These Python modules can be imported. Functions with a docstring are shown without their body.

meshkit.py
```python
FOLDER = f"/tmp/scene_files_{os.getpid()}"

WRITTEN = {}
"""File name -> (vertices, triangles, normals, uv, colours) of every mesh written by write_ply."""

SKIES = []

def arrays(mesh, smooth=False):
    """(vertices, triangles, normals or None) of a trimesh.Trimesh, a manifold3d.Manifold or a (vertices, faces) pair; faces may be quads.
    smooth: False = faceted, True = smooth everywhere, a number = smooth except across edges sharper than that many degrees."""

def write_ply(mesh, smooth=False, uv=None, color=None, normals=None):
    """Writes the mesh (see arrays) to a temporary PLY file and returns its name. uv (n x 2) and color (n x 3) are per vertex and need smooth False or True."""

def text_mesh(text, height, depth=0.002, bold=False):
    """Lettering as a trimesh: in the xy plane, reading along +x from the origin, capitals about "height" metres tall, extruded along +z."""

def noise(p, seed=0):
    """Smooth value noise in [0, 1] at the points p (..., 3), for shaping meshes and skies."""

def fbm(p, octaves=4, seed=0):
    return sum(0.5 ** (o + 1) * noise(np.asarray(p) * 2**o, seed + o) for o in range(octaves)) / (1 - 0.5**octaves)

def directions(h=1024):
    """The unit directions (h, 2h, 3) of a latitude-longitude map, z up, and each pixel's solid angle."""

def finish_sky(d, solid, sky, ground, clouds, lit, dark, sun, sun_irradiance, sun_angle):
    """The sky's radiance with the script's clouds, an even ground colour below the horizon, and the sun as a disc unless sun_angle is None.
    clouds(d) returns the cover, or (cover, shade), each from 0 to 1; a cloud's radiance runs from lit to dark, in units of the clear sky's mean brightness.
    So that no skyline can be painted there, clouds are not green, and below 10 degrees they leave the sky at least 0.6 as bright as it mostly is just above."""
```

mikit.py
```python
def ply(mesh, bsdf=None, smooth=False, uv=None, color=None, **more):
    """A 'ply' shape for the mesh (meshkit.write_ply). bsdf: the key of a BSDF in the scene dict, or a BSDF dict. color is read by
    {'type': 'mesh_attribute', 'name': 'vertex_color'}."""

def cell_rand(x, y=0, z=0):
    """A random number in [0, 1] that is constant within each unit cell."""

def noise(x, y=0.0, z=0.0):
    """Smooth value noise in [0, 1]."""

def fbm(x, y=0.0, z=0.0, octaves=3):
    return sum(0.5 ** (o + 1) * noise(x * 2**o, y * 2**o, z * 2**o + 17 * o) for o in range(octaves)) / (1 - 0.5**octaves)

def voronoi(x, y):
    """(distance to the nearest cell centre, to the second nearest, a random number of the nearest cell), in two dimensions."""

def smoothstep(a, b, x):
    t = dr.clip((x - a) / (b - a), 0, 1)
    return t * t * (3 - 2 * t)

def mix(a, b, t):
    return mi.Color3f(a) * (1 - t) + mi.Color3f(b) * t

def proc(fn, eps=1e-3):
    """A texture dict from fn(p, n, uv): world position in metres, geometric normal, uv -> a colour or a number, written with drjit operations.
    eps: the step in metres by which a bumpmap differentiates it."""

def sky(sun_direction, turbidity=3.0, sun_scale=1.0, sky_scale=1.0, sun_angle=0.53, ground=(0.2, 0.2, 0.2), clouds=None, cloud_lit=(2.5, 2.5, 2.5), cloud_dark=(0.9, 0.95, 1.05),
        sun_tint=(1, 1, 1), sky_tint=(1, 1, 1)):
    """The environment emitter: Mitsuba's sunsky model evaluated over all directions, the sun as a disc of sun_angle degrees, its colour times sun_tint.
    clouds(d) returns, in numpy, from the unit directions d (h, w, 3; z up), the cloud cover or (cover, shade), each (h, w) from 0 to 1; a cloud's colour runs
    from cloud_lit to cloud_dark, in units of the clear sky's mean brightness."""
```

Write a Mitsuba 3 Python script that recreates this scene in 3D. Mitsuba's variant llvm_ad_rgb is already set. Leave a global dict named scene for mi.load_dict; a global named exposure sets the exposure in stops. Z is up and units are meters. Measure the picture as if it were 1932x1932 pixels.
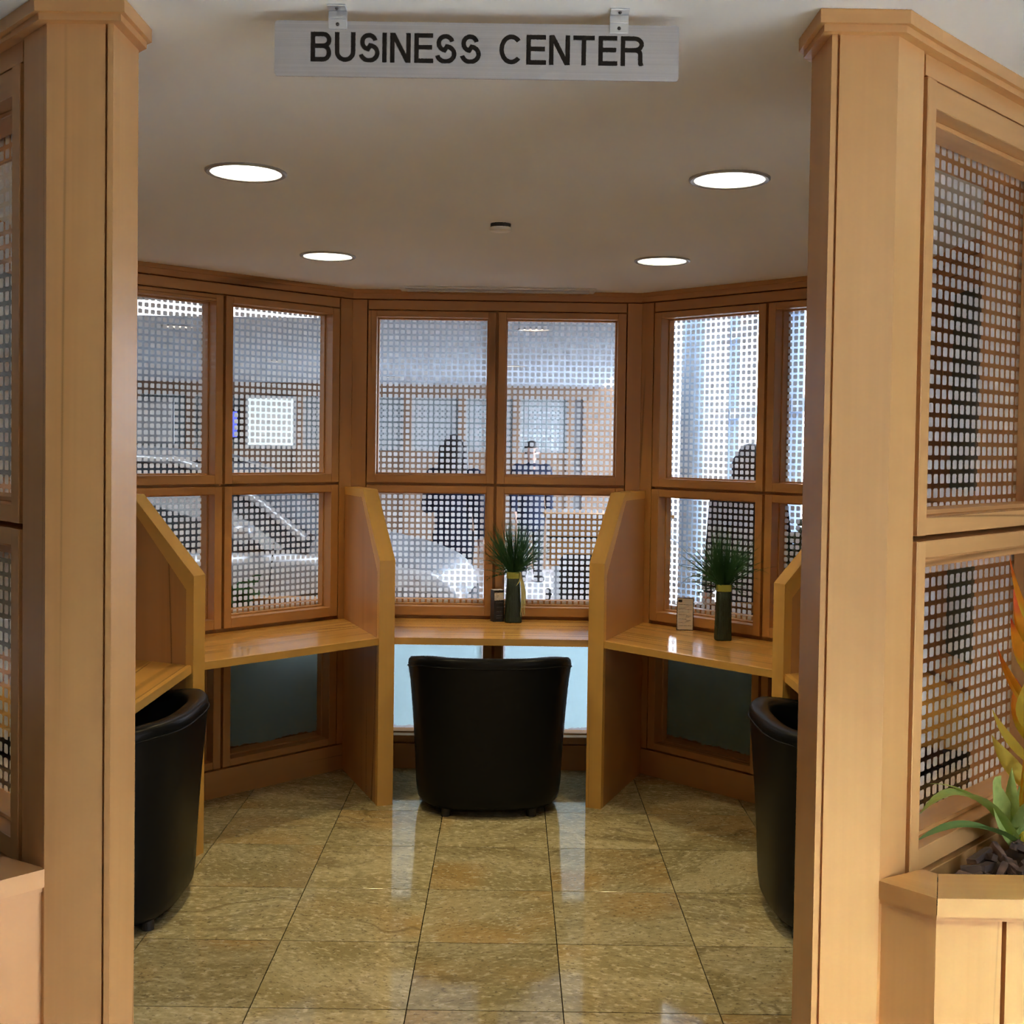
import math, random
import numpy as np, trimesh, drjit as dr, mitsuba as mi, mikit, meshkit
from mikit import noise, fbm, cell_rand, smoothstep, mix, voronoi
from shapely.geometry import Polygon
import manifold3d as m3
T = mi.ScalarTransform4f
scene, labels = {}, {}
rng = random.Random(7)

# ------------------------------------------------------------------ camera, sky, exposure
CAM = np.array([0.0775, 0.0, 1.6535])
YAW, PITCH, ROLL = math.radians(0.0637), math.radians(1.5884), math.radians(0.8206)
_f = np.array([math.sin(YAW) * math.cos(PITCH), math.cos(YAW) * math.cos(PITCH), -math.sin(PITCH)])
_r = np.array([math.cos(YAW), -math.sin(YAW), 0.0])
_u = np.cross(_r, _f)
_up = -math.sin(ROLL) * _r + math.cos(ROLL) * _u
scene['camera'] = {'type': 'perspective', 'fov': 47.652, 'fov_axis': 'x', 'principal_point_offset_x': 0.0, 'principal_point_offset_y': 0.03507,
                   'near_clip': 0.05, 'far_clip': 500.0, 'to_world': T().look_at(origin=CAM.tolist(), target=(CAM + _f).tolist(), up=_up.tolist())}
exposure = 0.12
scene['sky'] = mikit.sky((0.5, 0.3, 0.8), turbidity=5.0, sun_scale=0.0, sky_scale=1.0, ground=(0.45, 0.46, 0.48),
                         clouds=lambda d: (np.ones(d.shape[:2]), 0.25 * meshkit.fbm(d * 3.0, 3)), cloud_lit=(58.0, 67.0, 79.0), cloud_dark=(46.0, 53.0, 62.0))
LAMP_ROOM = (268.0, 214.0, 112.0)       # the four room downlights
LAMP_LOBBY = (9000.0, 6700.0, 4500.0)     # downlights in front of the entrance
LAMP_HALL = (35.0, 31.0, 27.0)      # downlights of the hall around
STRIP = (4.2, 4.5, 4.8)             # luminous ceiling strip behind the left windows

# ------------------------------------------------------------------ room dimensions (a regular octagon; z up, camera looks along +y)
YC, AP, HC = 4.0914, 1.7573, 2.4186
SIDE = 1.4558
T225 = math.tan(math.radians(22.5))

# ------------------------------------------------------------------ helpers
def numbered(base):
    used = lambda k: k in scene or k in labels or any(x.startswith(k + '__') for x in scene)
    if not used(base): return base
    i = 1
    while used(f'{base}_{i:03d}'): i += 1
    return f'{base}_{i:03d}'
_count = {}
def subkey(parent, name):
    n = _count.get((parent, name), 0); _count[(parent, name)] = n + 1
    return f'{parent}__{name}' + (f'_{n:03d}' if n else '')
def thing(name, label, cat, group=None):
    k = numbered(name); labels[k] = {'label': label, 'category': cat}
    if group: labels[k]['group'] = group
    return k
def struct(name, label):
    labels[name] = {'label': label, 'kind': 'structure'}
    return name
def put(key, shape, label=None, kind=None):
    scene[key] = shape
    if label or kind:
        labels.setdefault(key, {})
        if label: labels[key]['label'] = label
        if kind: labels[key]['kind'] = kind
    return key
def part(parent, name, mesh, bsdf, smooth=False, label=None, kind=None, grain=None, **more):
    key = subkey(parent, name)
    if grain is not None: s = woodply(mesh, grain, bsdf)
    else: s = mikit.ply(mesh, bsdf, smooth=smooth, **more)
    return put(key, s, label, kind)
def woodply(mesh, g, bsdf):
    g = np.asarray(g, float); g = g / np.linalg.norm(g)
    a = np.cross(g, [0.31, 0.22, 0.93] if abs(g[2]) < 0.9 else [0.93, 0.37, 0.0]); a /= np.linalg.norm(a)
    b = np.cross(g, a)
    v = np.asarray(mesh.triangles).reshape(-1, 3)
    ou, ov = rng.uniform(0, 30), rng.uniform(0, 30)
    uv = np.stack([v @ a + 0.9 * (v @ b) + ou, v @ g + ov], 1)
    return mikit.ply((v, np.arange(len(v)).reshape(-1, 3)), bsdf, uv=uv)
def hull(pts): return trimesh.convex.convex_hull(np.asarray(pts, float))
def box(x0, x1, y0, y1, z0, z1, b=0.0015):
    x0, x1 = sorted((x0, x1)); y0, y1 = sorted((y0, y1)); z0, z1 = sorted((z0, z1))
    b = min(b, 0.45 * min(x1 - x0, y1 - y0, z1 - z0))
    P = []
    for x, sx in ((x0, 1), (x1, -1)):
        for y, sy in ((y0, 1), (y1, -1)):
            for z, sz in ((z0, 1), (z1, -1)):
                P += [(x, y + sy * b, z + sz * b), (x + sx * b, y, z + sz * b), (x + sx * b, y + sy * b, z)]
    return hull(P)
def prism(poly, z0, z1):
    m = trimesh.creation.extrude_polygon(Polygon(poly), z1 - z0, engine='earcut'); m.apply_translation([0, 0, z0]); return m
def cat(*ms): return trimesh.util.concatenate([m for m in ms])
def lathe(prof, n=48):
    """prof: (r, z) points from bottom to top; closed on the axis where r is 0."""
    prof = np.asarray(prof, float); a = np.arange(n) * 2 * math.pi / n
    v = np.stack([np.outer(np.cos(a), prof[:, 0]), np.outer(np.sin(a), prof[:, 0]), np.tile(prof[:, 1], (n, 1))], -1).reshape(-1, 3)
    k = len(prof); f = []
    for i in range(n):
        j = (i + 1) % n
        for q in range(k - 1): f += [(i * k + q, j * k + q, j * k + q + 1), (i * k + q, j * k + q + 1, i * k + q + 1)]
    m = trimesh.Trimesh(v, f, process=True); m.update_faces(m.nondegenerate_faces()); return m
def tube(pts, rad, n=8):
    pts = np.asarray(pts, float); rad = np.broadcast_to(rad, len(pts)); V, F = [], []
    d = np.gradient(pts, axis=0); d /= np.linalg.norm(d, axis=1, keepdims=True) + 1e-12
    ref = np.array([0.3, 0.5, 0.81])
    for i, p in enumerate(pts):
        a = np.cross(d[i], ref); a /= np.linalg.norm(a); b = np.cross(d[i], a)
        for k in range(n):
            t = 2 * math.pi * k / n; V.append(p + rad[i] * (math.cos(t) * a + math.sin(t) * b))
    for i in range(len(pts) - 1):
        for k in range(n):
            q = (k + 1) % n; F += [(i * n + k, i * n + q, (i + 1) * n + q), (i * n + k, (i + 1) * n + q, (i + 1) * n + k)]
    V += [pts[0], pts[-1]]; e = len(V)
    for k in range(n):
        q = (k + 1) % n; F += [(e - 2, q, k), (e - 1, (len(pts) - 1) * n + k, (len(pts) - 1) * n + q)]
    return trimesh.Trimesh(V, F, process=False)
def rotz(deg, x=0, y=0, z=0):
    m = trimesh.transformations.rotation_matrix(math.radians(deg), [0, 0, 1]); m[:3, 3] = (x, y, z); return m
def moved(mesh, M): mesh = mesh.copy(); mesh.apply_transform(M); return mesh
def blade(base, tip, mid, w, n=7, curl=0.25, normal=(0, 0, 1), taper=1.0, tipw=0.0):
    """A leaf: a folded strip along the bezier base-mid-tip."""
    base, tip, mid = (np.asarray(q, float) for q in (base, tip, mid)); V, F = [], []
    for i in range(n + 1):
        t = i / n; p = (1 - t) ** 2 * base + 2 * t * (1 - t) * mid + t * t * tip
        d = 2 * (1 - t) * (mid - base) + 2 * t * (tip - mid); d /= np.linalg.norm(d) + 1e-12
        s = np.cross(d, normal); s /= np.linalg.norm(s) + 1e-9; up = np.cross(s, d)
        ww = w * max(tipw, (0.35 + 0.65 * math.sin(math.pi * min(1, 0.12 + t * 0.9)) ** 0.7) * (1 - t ** 4) ** taper)
        V += [p - s * ww / 2 + up * ww * curl, p, p + s * ww / 2 + up * ww * curl]
    for i in range(n):
        a = 3 * i
        F += [(a, a + 1, a + 4), (a, a + 4, a + 3), (a + 1, a + 2, a + 5), (a + 1, a + 5, a + 4)]
    return trimesh.Trimesh(V, F, process=False)
def sphere(c, r, n=2, s=(1, 1, 1)):
    m = trimesh.creation.icosphere(subdivisions=n, radius=r); m.apply_scale(s); m.apply_translation(c); return m

# ------------------------------------------------------------------ materials
def P(col, rough=0.5, spec=0.5, metal=0.0, **k):
    c = col if isinstance(col, dict) else {'type': 'rgb', 'value': list(col)}
    return {'type': 'twosided', 'b': {'type': 'principled', 'base_color': c, 'roughness': rough, 'specular': spec, 'metallic': metal, **k}}
def wood_fn(light, dark, streak, amt=1.0, stripes=0.0):
    def fn(p, n, uv):
        u, v = uv.x, uv.y
        w = fbm(u * 7.0, v * 0.55, 3.0, 2)
        fine = fbm(u * 130.0 + 5 * w, v * 2.2, 1.0, 2)
        broad = fbm(u * 9.0 + 2.5 * w, v * 0.7, 9.0, 3)
        c = mix(light, dark, dr.clip(0.2 + amt * (0.17 * (fine - 0.5) + 0.95 * (broad - 0.42)), 0, 1))
        line = smoothstep(0.030, 0.0, dr.abs(noise(u * 9.0 + 1.5 * w, v * 0.35, 5.0) - 0.5)) * smoothstep(0.56, 0.74, noise(u * 3.0, v * 0.8, 21.0))
        if stripes > 0:
            line = dr.maximum(line, stripes * smoothstep(0.52, 0.75, fbm(u * 38.0, v * 0.5, 2.0, 2)) )
        return mix(c, streak, 0.75 * line)
    return fn
scene['mat_wood'] = P(mikit.proc(wood_fn((0.48, 0.240, 0.086), (0.36, 0.165, 0.052), (0.14, 0.058, 0.016))), 0.36, 0.45)
scene['mat_counter'] = P(mikit.proc(wood_fn((0.56, 0.31, 0.085), (0.42, 0.215, 0.055), (0.16, 0.068, 0.016), 1.0, 0.6)), 0.13, 0.5)
scene['mat_edge'] = P(mikit.proc(wood_fn((0.66, 0.38, 0.10), (0.56, 0.30, 0.075), (0.30, 0.15, 0.05), 0.8)), 0.34, 0.45)
def ceil_fn(p, n, uv): return mix((0.69, 0.685, 0.635), (0.725, 0.72, 0.67), fbm(p.x * 2.2, p.y * 2.2, 0.0, 2))
scene['mat_ceiling'] = P(mikit.proc(ceil_fn), 0.85, 0.2)
def tile_fn(p, n, uv):
    ix, iy = dr.floor((p.x - TX0) / TILE), dr.floor((p.y - TY0) / TILE)
    r1, r2, r3 = cell_rand(ix, iy, 3), cell_rand(ix, iy, 7), cell_rand(ix, iy, 11)
    x, y = p.x + 13 * r1, p.y + 17 * r2
    tilt = (r3 - 0.5) * 1.2
    a, b = x + tilt * y, y - tilt * x
    warp = fbm(a * 3.5, b * 3.5, 1.0, 3)
    band = fbm(a * 2.2 + 1.5 * warp, b * 11.0 + 4.0 * warp, 4.0, 3)
    speck = fbm(a * 55.0, b * 95.0, 8.0, 3)
    fine = noise(x * 240.0, y * 240.0, 2.0)
    c = mix((0.36, 0.315, 0.165), (0.60, 0.55, 0.36), smoothstep(0.28, 0.72, 0.55 * band + 0.45 * speck))
    c = mix(c, (0.52, 0.33, 0.11), 0.55 * smoothstep(0.50, 0.80, fbm(x * 2.6, y * 3.4, 6.0, 2) + 0.22 * (r2 - 0.5)))
    flow = fbm(a * 1.1 + 0.6 * warp, b * 6.0 + 2.2 * warp, 14.0, 3)
    c = mix(c, (0.20, 0.155, 0.07), 0.55 * smoothstep(0.06, 0.0, dr.abs(flow - 0.50)) * smoothstep(0.42, 0.72, noise(a * 2.5, b * 5.0, 3.0)))
    c = mix(c, (0.78, 0.74, 0.60), 0.6 * smoothstep(0.62, 0.80, speck))
    c = mix(c, (0.12, 0.09, 0.045), 0.55 * smoothstep(0.68, 0.84, fbm(a * 80.0, b * 130.0, 12.0, 2)))
    return c * mi.Color3f(0.80, 0.79, 0.78) * (0.84 + 0.28 * r1 + 0.12 * (fine - 0.5))
TILE, TX0, TY0 = 0.4571, 0.0242 - 0.5 * 0.4571, 3.3370
scene['mat_tile'] = P(mikit.proc(tile_fn), 0.06, 0.5)
scene['mat_grout'] = P((0.02, 0.017, 0.012), 0.9, 0.1)
def hall_fn(p, n, uv):
    gx, gy = p.x / 0.6, p.y / 0.6
    e = dr.minimum(dr.minimum(gx - dr.floor(gx), dr.ceil(gx) - gx), dr.minimum(gy - dr.floor(gy), dr.ceil(gy) - gy))
    c = mix((0.47, 0.48, 0.50), (0.58, 0.59, 0.61), fbm(p.x * 3, p.y * 3, 0.0, 3))
    return mix((0.2, 0.2, 0.2), c, smoothstep(0.004, 0.008, e))
scene['mat_hallfloor'] = P(mikit.proc(hall_fn), 0.22, 0.5)
scene['mat_hallwall'] = P((0.62, 0.63, 0.65), 0.8, 0.2)
scene['mat_hallceiling'] = P((0.40, 0.43, 0.47), 0.8, 0.2)
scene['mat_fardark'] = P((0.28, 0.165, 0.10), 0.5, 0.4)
scene['mat_panel'] = P((0.045, 0.060, 0.052), 0.35, 0.4)
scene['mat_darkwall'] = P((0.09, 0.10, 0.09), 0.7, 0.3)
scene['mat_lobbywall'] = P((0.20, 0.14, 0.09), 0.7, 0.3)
scene['mat_lobbyfloor'] = P((0.42, 0.42, 0.41), 0.15, 0.5)
scene['mat_glass'] = {'type': 'thindielectric', 'int_ior': 1.45}
scene['mat_frost'] = {'type': 'principledthin', 'base_color': {'type': 'rgb', 'value': [0.92, 0.95, 0.96]}, 'roughness': 0.6, 'diff_trans': 1.3, 'spec_trans': 0.0, 'eta': 1.3}
scene['mat_frostlow'] = {'type': 'principledthin', 'base_color': {'type': 'rgb', 'value': [0.66, 0.88, 0.90]}, 'roughness': 0.6, 'diff_trans': 1.65, 'spec_trans': 0.0, 'eta': 1.3}
def leather_bump(p, n, uv):
    return 0.0006 * voronoi(p.x * 260 + p.z * 90, p.y * 260 + p.z * 200)[0]
scene['mat_leather'] = {'type': 'twosided', 'b': {'type': 'bumpmap', 't': mikit.proc(leather_bump, 5e-4), 'scale': 0.5,
                        'b': {'type': 'principled', 'base_color': {'type': 'rgb', 'value': [0.0035, 0.0045, 0.0055]}, 'roughness': 0.33, 'specular': 0.10}}}
scene['mat_black'] = P((0.012, 0.012, 0.013), 0.5, 0.4)
scene['mat_diffuser'] = P((0.80, 0.80, 0.78), 0.5, 0.4)
scene['mat_letter'] = P((0.006, 0.006, 0.006), 0.95, 0.05)
scene['mat_alu'] = P(mikit.proc(lambda p, n, uv: mix((0.42, 0.42, 0.43), (0.52, 0.52, 0.53), noise(p.x * 4.0, p.y * 20.0, p.z * 900.0))), 0.42, 0.5, 0.75)
scene['mat_steel'] = P((0.62, 0.65, 0.68), 0.28, 0.5, 0.8)
scene['mat_offwhite'] = P((0.88, 0.86, 0.80), 0.6, 0.3)
scene['mat_slot'] = P((0.03, 0.03, 0.03), 0.8, 0.2)
scene['mat_white'] = P((0.80, 0.80, 0.79), 0.5, 0.3)
scene['mat_paper'] = P((0.82, 0.80, 0.76), 0.7, 0.2)
scene['mat_print'] = P((0.10, 0.10, 0.11), 0.6, 0.3)
scene['mat_vase'] = P(mikit.proc(lambda p, n, uv: mix((0.004, 0.012, 0.008), (0.010, 0.028, 0.017), smoothstep(0.3, 0.8, noise(uv.x * 90.0, uv.y * 6.0)))), 0.45, 0.4)
scene['mat_ribbon'] = P((0.30, 0.33, 0.07), 0.45, 0.4)
scene['mat_raffia'] = P((0.50, 0.50, 0.24), 0.6, 0.3)
def leafmat(col, dt=0.5, rough=0.45):
    return {'type': 'principledthin', 'base_color': {'type': 'rgb', 'value': list(col)} if not isinstance(col, dict) else col, 'roughness': rough, 'diff_trans': dt, 'eta': 1.4}
scene['mat_grass'] = leafmat((0.040, 0.105, 0.045))
scene['mat_sprig'] = leafmat((0.020, 0.060, 0.020))
def brom_fn(p, n, uv):
    c = mix((0.20, 0.30, 0.07), (0.42, 0.50, 0.16), fbm(uv.x * 3.0 + p.x * 20, uv.y * 9.0 + p.z * 14, p.y * 20, 3))
    return c
scene['mat_bromleaf'] = leafmat(mikit.proc(brom_fn), 0.5)
scene['mat_bromdark'] = leafmat((0.13, 0.23, 0.08), 0.5)
def bract_fn(p, n, uv):
    t = dr.clip(uv.y + 0.25 * (noise(p.x * 30, p.y * 30, p.z * 25) - 0.5), 0, 1)
    return mix(mix((0.72, 0.55, 0.06), (0.78, 0.30, 0.03), smoothstep(0.25, 0.6, t)), (0.55, 0.05, 0.03), smoothstep(0.70, 0.97, t))
scene['mat_bract'] = leafmat(mikit.proc(bract_fn), 0.5)
scene['mat_bractyellow'] = leafmat((0.72, 0.58, 0.10), 0.5)
scene['mat_bark'] = P(mikit.proc(lambda p, n, uv: mix((0.018, 0.014, 0.013), (0.10, 0.065, 0.05), smoothstep(0.45, 0.8, fbm(p.x * 35, p.y * 35, p.z * 35, 2)))), 0.85, 0.3)
scene['mat_soil'] = P((0.02, 0.015, 0.012), 0.9, 0.2)
scene['mat_paint'] = {'type': 'twosided', 'b': {'type': 'principled', 'base_color': {'type': 'rgb', 'value': [0.36, 0.38, 0.41]}, 'roughness': 0.3, 'metallic': 0.55, 'specular': 0.5, 'clearcoat': 1.0, 'clearcoat_gloss': 0.95}}
scene['mat_carglass'] = P((0.02, 0.025, 0.03), 0.06, 0.6)
scene['mat_rubber'] = P((0.015, 0.015, 0.016), 0.8, 0.3)
scene['mat_lens'] = P((0.75, 0.78, 0.82), 0.1, 0.6)
scene['mat_red'] = P((0.45, 0.03, 0.02), 0.3, 0.5)
scene['mat_navy'] = P((0.012, 0.016, 0.035), 0.85, 0.2)
scene['mat_charcoal'] = P((0.016, 0.016, 0.020), 0.85, 0.2)
scene['mat_skin'] = P((0.55, 0.33, 0.25), 0.5, 0.35)
scene['mat_hair'] = P((0.020, 0.014, 0.012), 0.45, 0.4)
def office_fn(p, n, uv):
    gx, gz = p.x / 0.06, p.z / 0.06
    fx, fz = dr.abs(gx - dr.floor(gx) - 0.5), dr.abs(gz - dr.floor(gz) - 0.5)
    return mix((0.25, 0.29, 0.29), (0.66, 0.70, 0.71), smoothstep(0.37, 0.33, dr.maximum(fx, fz)))
scene['mat_office'] = P(mikit.proc(office_fn), 0.3, 0.5)

def emit(rgb): return {'type': 'area', 'radiance': {'type': 'rgb', 'value': list(rgb)}}

# ------------------------------------------------------------------ octagon frame
def WM(ang):
    """local (s along the wall, o outwards from its inner face, z) -> world"""
    t = math.radians(ang); n = np.array([math.sin(t), math.cos(t), 0]); g = np.array([math.cos(t), -math.sin(t), 0])
    M = np.eye(4); M[:3, 0], M[:3, 1], M[:3, 2] = g, n, (0, 0, 1); M[:3, 3] = np.array([0, YC, 0]) + AP * n
    return M
def half(o): return SIDE / 2 + o * T225
Z = (0, 0, 1)
WALLS = {'wall_back': 0, 'wall_back_right': 45, 'wall_right': 90, 'wall_front_right': 135, 'wall_front_left': 225, 'wall_left': 270, 'wall_back_left': 315}
WHERE = {'wall_back': 'in the back wall behind the middle desk', 'wall_back_right': 'in the angled wall right of the middle desk', 'wall_right': 'in the right side wall',
         'wall_front_right': 'beside the right entrance post', 'wall_front_left': 'beside the left entrance post', 'wall_left': 'in the left side wall', 'wall_back_left': 'in the angled wall left of the middle desk'}
ROWS = [('upper', 1.450, 2.315, 1.492, 2.285, 1.492, 2.342, 1.526, 2.291), ('middle', 0.780, 1.438, 0.826, 1.402, 0.850, 1.481, 0.892, 1.448), ('lower', 0.133, 0.745, 0.167, 0.712, 0.133, 0.838, 0.180, 0.800)]
OG = 0.100
nwin = 0
def squares(s0, s1, z0, z1, o):
    pitch, h, c = 0.0298, 0.0101, 0.0028
    ring = np.array([(-h + c, -h), (h - c, -h), (h, -h + c), (h, h - c), (h - c, h), (-h + c, h), (-h, h - c), (-h, -h + c)])
    V, F = [], []
    nz, ns = int((z1 - z0) / pitch), int((s1 - s0) / pitch)
    for i in range(ns):
        for j in range(nz):
            cs, cz = s0 + (i + 0.5) * pitch + 0.004, z1 - (j + 0.5) * pitch - 0.003
            b = len(V); V += [(cs + x, o, cz + y) for x, y in ring]
            F += [(b, b + k, b + k + 1) for k in range(1, 7)]
    return trimesh.Trimesh(V, F, process=False)
def quad(s0, s1, z0, z1, o):
    return trimesh.Trimesh([(s0, o, z0), (s1, o, z0), (s1, o, z1), (s0, o, z1)], [(0, 1, 2), (0, 2, 3)], process=False)
def film(sg, s0, s1, z0, z1, o):
    """frosted film whose edge is worn ragged along the bottom and sides"""
    r = random.Random(int(1000 * z1) + sg + len(scene)); P_, n = [], 70
    for i in range(n + 1): P_.append((s0 + (s1 - s0) * i / n, z0 + 0.010 + 0.007 * r.random() + 0.010 * meshkit.noise(np.array([i * 0.21, sg * 3.1, 0.0]))))
    for i in range(1, n): P_.append((0.598 if False else s1, z0 + (z1 - z0) * i / n))
    P_ += [(s1, z1), (s0, z1)]
    for i in range(n - 1, 1, -1): P_.append((s0 + 0.004 * r.random(), z0 + (z1 - z0) * i / n))
    v, f = trimesh.creation.triangulate_polygon(Polygon(P_).buffer(0), engine='earcut')
    return trimesh.Trimesh([(sg * a, o, b) for a, b in v], f, process=False)
def mitred(o0, o1, z0, z1, e0=None, e1=None):
    """board with mitred ends between offsets o0 and o1; e0/e1 replace the mitre by a square end at that s"""
    a0, a1 = (-half(o0), -half(o1)) if e0 is None else (e0, e0)
    b0, b1 = (half(o0), half(o1)) if e1 is None else (e1, e1)
    return prism([(a0, o0), (b0, o0), (b1, o1), (a1, o1)], z0, z1)
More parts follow.
